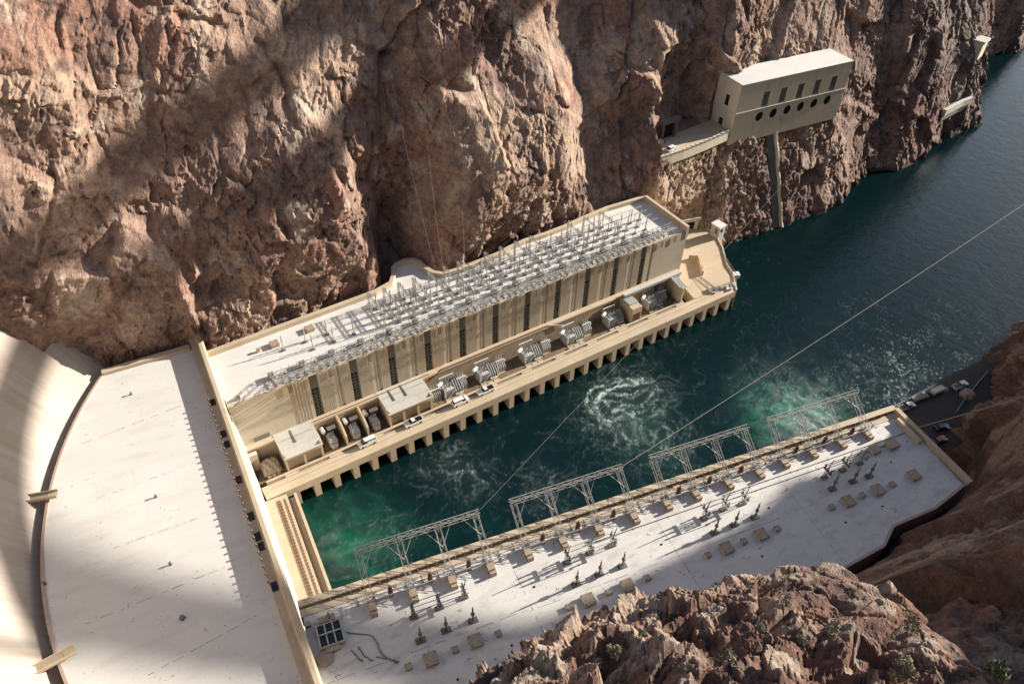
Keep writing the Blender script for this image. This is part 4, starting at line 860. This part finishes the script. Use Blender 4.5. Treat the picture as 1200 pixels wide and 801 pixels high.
# ---- concrete enclosures on the quay
def enclosure(u0, u1, n, seams, label):
    w = u1 - u0; e = empty('transformer_enclosure', label, 'enclosure', FW(u0, 0, ZD), FA)
    t = 0.5
    MB().box(0, t, -8.4, -1.72, 0, 6.2).build('side_wall', M['tan'], e); MB().box(w-t, w, -8.4, -1.72, 0, 6.2).build('side_wall', M['tan'], e)
    MB().box(t, w-t, -2.3, -1.72, 0, 6.2).build('back_wall', M['tan'], e)
    MB().add([(-.2,-6.6,6.2),(w+.2,-6.6,6.2),(w+.2,-.1,6.2),(-.2,-.1,6.2),(-.2,-6.6,6.7),(w+.2,-6.6,6.7),(w+.2,-.1,6.9),(-.2,-.1,6.9)], [(0,3,2,1),(4,5,6,7),(0,1,5,4),(1,2,6,5),(2,3,7,6),(3,0,4,7)]).build('roof', M['pale'], e)
    MB().add([(-.2,-8.7,5.1),(w+.2,-8.7,5.1),(w+.2,-6.61,6.15),(-.2,-6.61,6.15),(-.2,-8.7,5.4),(w+.2,-8.7,5.4),(w+.2,-6.61,6.6),(-.2,-6.61,6.6)], [(0,3,2,1),(4,5,6,7),(0,1,5,4),(1,2,6,5),(2,3,7,6),(3,0,4,7)]).build('eave', M['pale'], e)
    MB().box(t, w-t, -8.39, -7.9, 4.1, 5.2).build('head_beam', M['tan'], e)
    for k in range(1, n): MB().box(w*k/n-.25, w*k/n+.25, -8.38, -7.8, 0, 4.1).build('pier', M['tan'], e)
    MB().box(t, w-t, -7.7, -7.6, 0, 4.1).build('door', M['hatch'], e)
    for s in seams: MB().box(w*s-.17, w*s+.17, -5.6, -.9, 6.76, 6.98).build('roof_joint', M['steel_dark'], e)
    MB().box(.3, w-.3, -3.5, -3.4, 6.84, 6.86).build('roof_seam', M['steel_dark'], e)
enclosure(9.2, 19.6, 2, [0.42], 'pale roofed concrete enclosure with two openings near the parapet end')
enclosure(39.6, 53.2, 3, [0.24, 0.52], 'larger pale roofed concrete enclosure with three openings mid quay')
def room(u0, u1, lb):
    e = empty('concrete_room', lb, 'enclosure', FW(u0, 0, ZD), FA); w = u1-u0
    MB().box(0, w, -8.4, -1.73, 0, 5.6).build('walls', M['tan'], e)
    MB().box(.2, w-.2, -6.4, -1.0, 5.6, 6.1).build('roof', M['grey'], e)
    for k in range(6): MB().box(.25, w-.25, -6.3+k*.85, -6.0+k*.85, 6.1, 6.4).build('cooler_rib', M['steel'], e)
    MB().box(.5, w-.4, -8.46, -8.401, .1, 3.4).build('door', M['red'], e)
room(127.6, 131.6, 'narrow concrete room with ribbed grey roof between the last two transformers')
e = empty('cable_duct', 'long white ribbed cable duct along the ledge at the far end of the wing', 'duct', FW(128, -2.4, 13.9), FA)
MB().box(0, 25, -.8, .45, .42, 1.3).build('casing', M['steel'], e)
for k in range(3): MB().bar((0, -.6+k*.5, 1.42), (25.2, -.6+k*.5, 1.42), .12, 5).build('pipe', M['white'], e)
e = empty('cooler_roof', 'sloping grey metal roof at the end wall of the transformer bays', 'roof', FW(149.3, -5, 13.9), FA)
MB().add([(-1.8,-3.4,0),(1.6,-3.6,-.6),(2.2,3.0,-.2),(-1.2,3.0,.6),(-1.8,-3.4,.4),(1.6,-3.6,-.2),(2.2,3.0,.3),(-1.2,3.0,1.1)], [(0,3,2,1),(4,5,6,7),(0,1,5,4),(1,2,6,5),(2,3,7,6),(3,0,4,7)]).build('sheet', M['grey'], e)
for k in range(4): MB().bar((-1.6+k*.9,-3.4,.45-k*.15), (-1.0+k*.9,2.9,1.1-k*.2), .1, 4).build('rib', M['steel'], e)
# clutter on the bay floor edge: low floor slabs in front of the transformers
for i, (u, v) in enumerate(BT):
    for k in range(3):
        lb = f'{["left","middle","right"][k]} tan floor slab in front of the {ORD[i]} large transformer'
        e = empty('floor_slab', lb, 'slab', FW(u - 1.6 + k*2.2, v - 3.25, ZD), FA, 'floor slabs before the transformers'); MB().box(-.9,.9,-.32,.32,.005,.4).build('slab', M['tan'], e)

# ---- vehicles
def vehicle(kind, paint, label, loc, rz, group=None):
    e = empty('parked_vehicle' if kind == 'truck' else {'pickup': 'pickup_truck', 'van': 'van', 'car': 'car'}[kind], label, {'pickup': 'pickup truck', 'van': 'van', 'car': 'car'}[kind], loc, rz, group)
    P = {'pickup': [(-2.75,.45),(2.75,.45),(2.8,.85),(2.65,1.1),(1.25,1.2),(-2.75,1.15)], 'van': [(-2.6,.4),(2.6,.4),(2.65,.9),(2.5,1.15),(1.7,1.3),(-2.6,1.3)], 'car': [(-2.3,.35),(2.3,.35),(2.35,.75),(2.2,.9),(1.0,1.0),(-2.3,1.0)]}[kind]
    def loft(prof, w0, w1=None):
        w1 = w0 if w1 is None else w1; n = len(prof); zs = [p[1] for p in prof]; z0, z1 = min(zs), max(zs)
        wf = lambda z: w0 + (w1-w0)*(z-z0)/max(1e-6, z1-z0)
        vs = [(x, -wf(z), z) for x, z in prof] + [(x, wf(z), z) for x, z in prof]
        return MB().add(vs, [tuple(range(n)), tuple(range(2*n-1, n-1, -1))] + [(i, n+i, n+(i+1) % n, (i+1) % n) for i in range(n)])
    loft(P, .98, .94).build('body', paint, e)
    C = {'pickup': (-.75, 1.3, -.35, .75, 1.16, 1.85), 'van': (-2.5, 1.75, -2.35, .95, 1.28, 2.15), 'car': (-2.0, 1.0, -1.3, .45, .98, 1.5)}[kind]
    x0, x1, x2, x3, z0, z1 = C
    loft([(x0, z0), (x1, z0), (x3, z1-.06), (x2, z1-.06)], .9, .72).build('window_band', M['glass'], e)
    loft([(x2+.02, z1-.059), (x3-.02, z1-.059), (x3-.12, z1), (x2+.1, z1)], .73, .68).build('cab_roof', paint, e)
    if kind == 'van':
        for s in (-1, 1): MB().box(-2.4, .2, s*.9-.03, s*.9+.03, 1.3, 1.75).build('side_panel', paint, e)
    if kind == 'pickup': MB().box(-2.65, -.85, -.82, .82, 1.17, 1.22).build('bed', M['black'], e)
    for x in (P[0][0]+.85, P[1][0]-.9):
        for s in (-1, 1): MB().bar((x, s*.72, .38), (x, s*.99, .38), .38, 10).build('wheel', M['rubber'], e)
    for s in (-.6, .6): MB().box(P[1][0]+.0, P[1][0]+.06, s-.2, s+.2, .7, .86).build('headlight', M['white'], e); MB().box(P[0][0]-.05, P[0][0]+.001, s-.18, s+.18, .7, .95).build('tail_light', M['carred'], e)
    return e
gq = 'vehicles parked along the quay'
vehicle('van', M['white'], 'white van parked on the quay before the walled bays', FW(31.4, -10.55, ZD+.03), FA + math.pi, gq)
vehicle('pickup', M['white'], 'white pickup with black bed parked before the larger enclosure', FW(45.8, -10.5, ZD+.03), FA + math.pi, gq)
vehicle('van', M['white'], 'white van parked on the quay just past the larger enclosure', FW(61.2, -10.6, ZD+.03), FA, gq)
vehicle('pickup', M['white'], 'white pickup with dark bed farthest along the quay', FW(69.9, -10.5, ZD+.03), FA + math.pi, gq)

# ---- terrace at the far end of the wing
TP = [FW(154.6, -9.5), FW(170.4, -14.2)] + [Vector((x, y, 0)) for x, y in ((174.6,157.5),(176.0,163),(181.5,172.5),(184.5,180.5),(184,190),(166,192),(157.2,185.5))]
m = MB().prism([(p.x, p.y) for p in TP], 3.0, ZD - .02); tag(m.build('terrace', M['deck']), kind='structure')
e = empty('terrace_wall', 'rough tan edge wall of the terrace above dark water', 'wall')
for i in range(1, 6):
    m = MB(); path_wall(m, [(TP[i].x, TP[i].y), (TP[i+1].x, TP[i+1].y)], .5, -4, ZD + .5); m.build('wall_segment', M['tan'], e)
e = empty('retaining_wall', 'low tan L shaped wall casting shadow on the terrace', 'wall', (166.5, 166.5, ZD), R(62)); MB().box(-5,5,-.35,.35,0,1.9).build('long_leg', M['tan'], e); MB().box(4.3,5,.36,3.5,0,1.9).build('short_leg', M['tan'], e)
e = empty('storage_tank', 'pair of white tanks by the corner of the far wing', 'tank', (160.8, 178.0, ZD), 0)
for y in (-1.6, 1.7):
    MB().lathe((0, y, 0), [(0,1.5),(2.6,1.5),(3.0,1.1),(3.1,.3)], 14).build('tank', M['white'], e)
e = empty('equipment_cabinet', 'small green cabinet beside the white tanks', 'cabinet', (163.6, 186.0, ZD), 0); MB().box(-1.2,1.2,-.8,.8,0,1.9).build('case', M['green'], e); MB().box(-1.3,1.3,-.9,.9,1.9,2.0).build('lid', M['green'], e)
def portal(name, lb, x, y, z, w, h, d, rz, mat):
    e = empty(name, lb, 'tunnel', (x, y, z), rz)
    MB().box(-w/2-1, -w/2, -d, 1.0, 0, h).build('jamb', mat, e); MB().box(w/2, w/2+1, -d, 1.0, 0, h).build('jamb', mat, e)
    MB().box(-w/2-1.6, w/2+1.6, -d-.3, 1.0, h+.002, h+1.3).build('canopy', mat, e); MB().box(-w/2, w/2, -d+1.2, 0.8, .02, h).build('opening', M['dark'], e)
portal('tunnel_portal', 'square concrete tunnel mouth in the cliff behind the terrace', 176.5, 190.0, ZD, 6.5, 4.2, 3.0, R(-8), M['bldg'])
portal('tunnel_mouth', 'dark tunnel mouth at the left end of the cliff road', 168.5, 199.2, 42.5, 5.2, 6.0, 0.5, R(6), M['rock'] if False else M['steel_dark'])
def hut(x, y, z, rz):
    e = empty('hut', 'narrow white hut on a stone base at the water edge beside the tunnel', 'hut', (x, y, z), rz)
    MB().box(-1.6,1.6,-2.0,2.0,-5,3.4).build('walls', M['pale'], e); MB().box(-1.9,1.9,-2.3,2.3,3.4,3.8).build('roof', M['white'], e)
    MB().box(-1.64,-1.601,-1.2,.2,0.3,2.4).build('door', M['steel_dark'], e); MB().box(-1.0,.4,-2.04,-2.001,1.1,2.4).build('window', M['glass'], e)
hut(184.6, 180.0, ZD+1.5, R(12))
e = empty('crane', 'small lattice crane with cables at the corner of the terrace', 'crane', (171.6, 153.8, ZD), R(70))
MB().lattice((0,0,0),(0,0,3.2),1.3,.09,up=(1,0,0)).build('tower', M['steel'], e); MB().lattice((0,0,3.2),(11,1.5,4.6),.8,.07).build('jib', M['steel_dark'], e); MB().box(-1.6,.6,-1,1,3.2,4.6).build('cab', M['white'], e); MB().bar((-1.6,0,4.6),(10,1.4,5.0),.05,4).build('stay', M['steel_dark'], e)
for x, y, r, lb in ((168.8,152.2,1.0,'pile of white gear at the terrace corner by the crane'), (163.0,153.0,.7,'low stack of tan blocks on the terrace edge')):
    e = empty('gear_pile', lb, 'gear', (x, y, ZD), R(20)); rr = random.Random(int(x))
    for k in range(7):
        a_, b_ = rr.uniform(-2,2), rr.uniform(-1,1); s = rr.uniform(.35,.8)
        MB().box(a_-s, a_+s, b_-s*.7, b_+s*.7, .004*k, .5+rr.random()*.8).build('item', [M['white'], M['grey'], M['tan']][k % 3], e)

# ---- outlet gate house in the cliff
def gate_house():
    x0, x1, y0, yb, zb, zt = 193.0, 246.0, 193.2, 205.6, 37.0, 60.0
    e = empty('gate_house', 'pale concrete gate house set in the cliff with round ports and tall recesses', 'building', (x0, y0, 0)); w = x1 - x0; d = yb - y0
    R_ = [11.3 + 8.25*i for i in range(5)]; zr0, zr1 = 49.6, 55.6; rw = 3.6
    b = M['bldg']
    MB().box(0.3, w-.3, 1.0, d, zb, zt-.2).build('core', b, e)
    xs = [0] + [v for r in R_ for v in (r, r+rw)] + [w]
    m = MB()
    for a, c in zip(xs[0::2], xs[1::2]): m.box(a, c, 0, 1.0, zr0, zr1)
    m.box(0, w, 0, 1.0, zr1, zt)
    m.build('upper_wall', b, e)
    for r in R_: MB().box(r, r+rw, .7, .99, zr0, zr1).build('recess', M['lintel'], e); MB().box(r+.1, r+rw-.1, .45, .69, zr0, zr0+.3).build('sill', M['pale'], e)
    # lower wall with six round ports
    C_ = [11.9 + 6.72*i for i in range(6)]
    MB().box(0, w, 0.01, .99, zb, 44.0).build('lower_wall', b, e); MB().box(0, w, .012, .99, 48.2, zr0-.6).build('lower_wall', b, e)
    rad = 1.85; n = 24
    edges = [0] + [(a+c)/2 for a, c in zip(C_, C_[1:])] + [w]
    for i, c in enumerate(C_):
        a, bb = edges[i], edges[i+1]; vs = []; fs = []
        ring = [(c + rad*math.cos(2*math.pi*k/n), 46.1 + rad*math.sin(2*math.pi*k/n)) for k in range(n)]
        def sq(k):
            an = 2*math.pi*k/n; cx_, sy_ = math.cos(an), math.sin(an); hw = (bb-c) if cx_ > 0 else (c-a); hh = 2.1
            t = min(hw/max(abs(cx_),1e-6), hh/max(abs(sy_),1e-6)); return (c + cx_*t, 46.1 + sy_*t)
        outer = [sq(k) for k in range(n)]
        corners = [(bb, 48.2), (a, 48.2), (a, 44.0), (bb, 44.0)]
        vs = [(p[0], .012, p[1]) for p in ring] + [(p[0], .012, p[1]) for p in outer] + [(p[0], .9, p[1]) for p in ring] + [(p[0], .012, p[1]) for p in corners]
        for k in range(n):
            k2 = (k+1) % n; fs.append((k, k2, n+k2, n+k)); fs.append((k2, k, 2*n+k, 2*n+k2))
            (xa, za), (xb_, zb_) = outer[k], outer[k2]
            if abs(xa-xb_) > 1e-3 and abs(za-zb_) > 1e-3:
                q = min(range(4), key=lambda j: (corners[j][0]-(xa+xb_)/2)**2 + (corners[j][1]-(za+zb_)/2)**2); fs.append((n+k, n+k2, 3*n+q))
        MB().add(vs, fs).build('port_wall', b, e)
        MB().bar((c, .3, 46.1), (c, .4, 46.1), rad+.05, 20).build('port', M['glass'], e)
    MB().box(-.15, w+.15, -.3, .98, zr0-.6, zr0-.02).build('cornice', M['pale'], e)
    MB().box(-.1, w+.1, -.12, d+.1, zt, zt+.35).build('roof', M['roof'], e)
    MB().box(-.25, 0.29, .02, d, zb, zt-.003).build('side_wall', b, e)
    MB().box(-.4, -.251, .2, d, 48.6, 49.3).build('side_band', b, e)
    MB().box(-.3, -.252, 4.8, 6.6, 50.5, 54.5).build('side_window', M['glass'], e); MB().box(-.32, -.252, 5.6, 7.6, 42.6, 45.2).build('door', M['glass'], e)
    MB().bar((23.5, -.05, 42.6), (23.5, .2, 42.6), .45, 12).build('vent', M['steel_dark'], e)
gate_house()
# cliff road with its broken white parapet
rd = [(158.5,188.2),(168,189.3),(180,191.4),(190,193.8),(192.9,194.4),(192.9,204.5),(180,202),(166,200),(158.5,199)]
m = MB().prism(rd, 40.5, 42.4); tag(m.build('cliff_road', M['deck']), kind='structure')
e = empty('road_parapet', 'pale notched parapet along the outer edge of the cliff road', 'parapet'); rp_ = [(157.5,187.7),(163,188.2),(168,188.8),(174,189.8),(180,190.9),(186,192.2),(192.6,193.7)]
m = MB(); path_wall(m, rp_, .5, 39.3, 42.9); m.build('wall', M['bldg'], e)
for a in range(16):
    t = a/16*(len(rp_)-1); i = int(t); f = t-i; x, y = rp_[i][0]+(rp_[i+1][0]-rp_[i][0])*f, rp_[i][1]+(rp_[i+1][1]-rp_[i][1])*f
    MB().box(x-.1, x+1.5, y-.3, y+.3+.25, 42.902, 43.5).build('merlon', M['pale'], e)
vehicle('car', M['white'], 'white car parked on the cliff road by the tunnel', (164.5, 191.6, 42.42), R(20))
e = empty('machine_box', 'small grey machine at the cliff tunnel mouth', 'machine', (163.0, 196.6, 42.4), R(10)); MB().box(-1.3,1.3,-1,1,0,1.6).build('case', M['grey'], e); MB().box(1.4,2.6,-.5,.5,0,1.0).build('motor', M['steel_dark'], e)
# drain chute below the gate house
def chute():
    e = empty('drain_chute', 'dark concrete chute with pale edge pipe running from the gate house to the river', 'chute')
    pts = [np.array([214.0 + (39 - z)*0.137, 194.9 - 0.32*(41.7 - z) + .6 + .3*math.sin(z*.6), z]) for z in np.linspace(38.6, -1, 16)]
    m = MB(); 
    for a, b in zip(pts, pts[1:]):
        vs = []
        for p in (a, b): vs += [(p[0]-2.4, p[1]+2.0, p[2]), (p[0]-2.4, p[1], p[2]), (p[0]+1.6, p[1], p[2]), (p[0]+1.6, p[1]+2.0, p[2])]
        m.add(vs, [(0,1,5,4),(1,2,6,5),(2,3,7,6),(3,0,4,7)])
    m.build('channel', M['lintel'], e)
    m = MB()
    for a, b in zip(pts, pts[1:]): m.bar((a[0]+2.0, a[1]-.3, a[2]), (b[0]+2.0, b[1]-.3, b[2]), .75, 8)
    m.build('edge_pipe', M['bldg'], e)
chute()
# ---- far right: guard wall and hut on the headland
def at_far(p, d=1.5):
    x, z = far_hit(p, d); dr = ray(p); t = (z - H)/dr[2]; return np.array([0, 0, H]) + dr*t
def hit_far(p):
    d = ray(p); t = np.linspace(.2, 1.3, 8000); w = np.array([0, 0, H])[None] + t[:, None]*d[None]
    i = np.clip(np.searchsorted(FARG[1], w[:, 2]), 0, len(FARG[1]) - 1); j = np.clip(np.searchsorted(FARG[0], w[:, 0]), 0, len(FARG[0]) - 1)
    k = np.argmax((w[:, 1] > FARG[2][i, j]) & (w[:, 2] < 200)); return w[k]
a, b, c = hit_far((1102,134)), hit_far((1122,124)), hit_far((1136,113)); zt = max(a[2], 3) + 1.5
e = empty('guard_wall', 'pale curved guard wall low on the dark headland above the river', 'wall'); gp = [(q[0] - .5, q[1] - 1.6) for q in (a, b, c)]
m = MB(); path_wall(m, gp, 1.6, zt - 1.4, zt + 1.6); m.build('wall', M['pale'], e)
m = MB(); path_wall(m, [(x, y + 1.5) for x, y in gp], 3, zt - 4.5, zt - .2); m.build('footing', M['steel_dark'], e)
a = hit_far((1145, 49))
e = empty('lookout_block', 'pale topped concrete block on the rock at the upper right', 'block', (a[0], a[1] - 1, a[2]), R(20)); MB().box(-3.5,3.5,-3,3,-6.5,1).build('walls', M['bldg'], e); MB().box(-4,4,-3.5,3.5,1.001,2).build('roof', M['pale'], e)

# ---- near bank apron
pa = lambda p, z=ZD: at(p, z)
def place_near(kind, paint, px, tgt, label):
    a, b = pa(px), pa(tgt); vehicle(kind, paint, label, (a[0], a[1], ZD+.004), math.atan2(b[1]-a[1], b[0]-a[0]), 'vehicles on the shaded apron')
place_near('pickup', M['white'], (1062,478), (1082,470), 'white pickup by the quay edge just past the near roof corner')
place_near('pickup', M['white'], (1124,453), (1140,446), 'white pickup at the far end of the shaded apron')
place_near('car', M['blue'], (1103,502), (1120,500), 'dark blue car on the shaded apron near the roof end')
place_near('car', M['carred'], (1100,517), (1116,511), 'dark red car on the shaded apron nearest the end parapet')
e = empty('retaining_wall', 'thin grey wall along the inner side of the shaded apron', 'wall'); m = MB(); path_wall(m, [tuple(pa(p)[:2]) for p in ((1156,437),(1140,456),(1126,474),(1120,484))], .35, 5, ZD+.9); m.build('wall', M['steel_dark'], e)
e = empty('timber_edge', 'dark row of fender piles along the apron water edge', 'fender'); A_, B_ = pa((1030,490)), pa((1062,474))
for t in np.linspace(0, 1, 13):
    p = A_ + (B_-A_)*t; MB().lathe((p[0]+.5, p[1]+1.2, -2), [(0,.4),(9.6,.35)], 6).build('pile', M['steel_dark'], e)
for px, s, lb in (((1133,463),1.6,'tan rock heap beside the apron wall'),):
    a = pa(px); m = MB(); rr = random.Random(2)
    e = empty('boulder', lb, 'boulder', (a[0], a[1], ZD), 0)
    m.lathe((0,0,-.5), [(0,2.6),(1.0,2.4),(2.0,1.6),(2.6,.6)], 7); m.v = [(x+rr.uniform(-.4,.4), y+rr.uniform(-.4,.4), z+rr.uniform(-.2,.2)) for x,y,z in m.v]; m.build('rock', M['hatch'], e)
for px, lb in (((1076,468),'flat grey trailer near the apron water edge'), ((1098,460),'pale covered trailer near the apron water edge')):
    a = pa(px); b = pa((px[0]+16, px[1]-7)); e = empty('trailer', lb, 'trailer', (a[0], a[1], ZD), math.atan2(b[1]-a[1], b[0]-a[0]))
    MB().box(-3.2,3.2,-1.1,1.1,.8,1.1).build('bed', M['steel_dark'], e); MB().box(-2.8,1.8,-.9,.9,1.101,2.0 if 'covered' in lb else 1.5).build('load', M['bldg'] if 'covered' in lb else M['steel_dark'], e)
    for x in (-1.6,.4):
        for s in (-1,1): MB().bar((x,s*.8,.4),(x,s*1.05,.4),.4,8).build('wheel', M['rubber'], e)
    MB().bar((3.2,0,.9),(4.6,0,.7),.08).build('tow_bar', M['steel_dark'], e)
e = empty('concrete_steps', 'grey concrete steps at the foot of the near slope', 'steps', tuple(pa((1134,500))), R(-75))
for k in range(6): MB().box(-2, 2, k*.8, k*.8+.8, -1, .4+k*.35).build('step', M['steel_dark'], e)

# ---- overhead lines
def cable(p, q, sag, r, label, name='power_cable', n=24, mat=None):
    m = MB(); p, q = np.array(p, float), np.array(q, float); prev = None
    for k in range(n+1):
        t = k/n; c = p + (q-p)*t; c[2] -= 4*sag*t*(1-t)
        if prev is not None: m.bar(prev, tuple(c), r, 5)
        prev = tuple(c)
    return tag(m.build(name, mat or M['hatch']), label, 'cable')
g1 = NW(39.4, -4.5, ZR + 7.4); d = ray((920, 214)); x, z = far_hit((920, 214), 0); t = (z - H)/d[2]; q1 = np.array([0,0,H]) + d*t
cable(g1, q1, 1.0, .026, 'thin dark cable from the first near gantry across the river to the cliff', mat=M['steel_dark'])
g2 = NW(73.9, -4.5, ZR + 7.4); dr = ray((1290, 178)); dr = dr/np.linalg.norm(dr); q2 = np.array([0,0,H]) + dr*330
cable(g2, q2, 1.5, .06, 'thick tan cable rising from the second near gantry across the river to the right')
g3 = np.array(at((1077, 500), ZR+1.5)); dr = ray((1330, 424)); dr = dr/np.linalg.norm(dr); q3 = np.array([0,0,H]) + dr*170
cable(g3, q3, .5, .10, 'tan cable from the end parapet of the near roof up the shaded slope')
for i, (a, b) in enumerate((((455,86),(512,322)), ((496,150),(520,320)), ((535,160),(545,310)), ((668,80),(690,250)))):
    A, B = at_far(a, 6), np.array(at(b, ZR+5)); A[1] -= 2
    cable(A, B, 3, .03, f'{ORD[i]} thin pale line from the left hanging down the cliff to the far roof', 'hanging_cable', 16, M['hatch'])

# ---- bushes on the outcrop
ox, oy, OZ = OUTZ
def bush_mesh(seed, col_):
    rr = np.random.default_rng(seed); vs = []; fs = []
    n = 260
    for k in range(n):
        d = rr.normal(size=3); d /= np.linalg.norm(d); d[2] = abs(d[2]); rad = .45 + .55*rr.random()**.5; lump = .75 + .25*math.sin(3*d[0]+seed) * math.cos(4*d[1])
        c = d*rad*lump*np.array([1, 1, .75]); s = .07 + .06*rr.random(); u = rr.normal(size=3)*s; w = rr.normal(size=3)*s
        b = len(vs); vs += [tuple(c-u), tuple(c+w), tuple(c+u+d*s)]; fs.append((b, b+1, b+2))
    return vs, fs
M['sage'] = plain('sage_leaves', (0.27, 0.235, 0.15), .9, 0, .5, 5.0); M['leaf'] = plain('green_leaves', (0.11, 0.125, 0.05), .8, 0, .5, 5.0); M['yellow'] = plain('yellow_leaves', (0.33, 0.24, 0.09), .8, 0, .5, 5.0); M['twig'] = plain('twigs', (.12,.09,.06), .9)
BU = [((720,762),.7,'sage'),((805,782),.55,'sage'),((752,745),.5,'sage'),((850,766),.9,'sage'),((974,739),.7,'sage'),((1070,733),.65,'leaf'),((1070,723),.5,'yellow'),((1060,780),1.0,'sage'),((996,694),.6,'leaf'),((1168,785),1.1,'leaf'),((1050,792),.6,'yellow'),((920,706),.5,'sage'),((890,735),.45,'sage'),((700,775),.5,'sage'),((940,748),.5,'sage')]
def hit_out(p):
    d = ray(p); d = d/np.linalg.norm(d)
    for s in np.arange(30, 110, .15):
        w = np.array([0,0,H]) + d*s; i, j = int((w[1]-oy[0])/.2), int((w[0]-ox[0])/.2)
        if 0 <= i < OZ.shape[0] and 0 <= j < OZ.shape[1] and w[2] < OZ[i, j]: return np.array([w[0], w[1], OZ[i, j]])
    return None
places = ['near the lower left edge of the outcrop','low on the outcrop beside the roof shadow','near the outcrop rim facing the roof','in the middle of the outcrop bottom','below the bright rock face','on the right shoulder of the outcrop','above the green shrub on the right shoulder','at the bottom right of the outcrop','high on the right side of the outcrop crest','at the bottom right corner of the view','at the bottom edge beside the pale shrub','just under the outcrop crest','in the left hollow under the crest','at the far lower left of the outcrop','in the centre hollow of the outcrop']
for i, (p, s, k) in enumerate(BU):
    w = hit_out(p)
    if w is None:
        d = ray(p); d = d/np.linalg.norm(d); ss = np.arange(30, 260, .3); pts = np.array([0,0,H])[None] + ss[:, None]*d[None]
        kk = np.argmax(pts[:, 1] < np.array([near_base(a_[0], a_[2]) for a_ in pts])); w = pts[kk] if kk else None
        if w is None: continue
    e = empty('desert_shrub', f'{dict(sage="dry grey green", leaf="bright green", yellow="yellowish")[k]} shrub {places[i]}', 'shrub', tuple(w - np.array([0,0,.1])), i*1.3, 'desert shrubs on the near rocks'); e.scale = (s*.72, s*.72, s*.72)
    vs, fs = bush_mesh(i, k); MB().add(vs, fs).build('foliage', M[k], e)
    m = MB()
    for q in range(5): m.bar((0,0,-.1),(math.cos(q*1.3)*.5, math.sin(q*1.3)*.5, .5), .03, 3)
    m.build('stem', M['twig'], e)
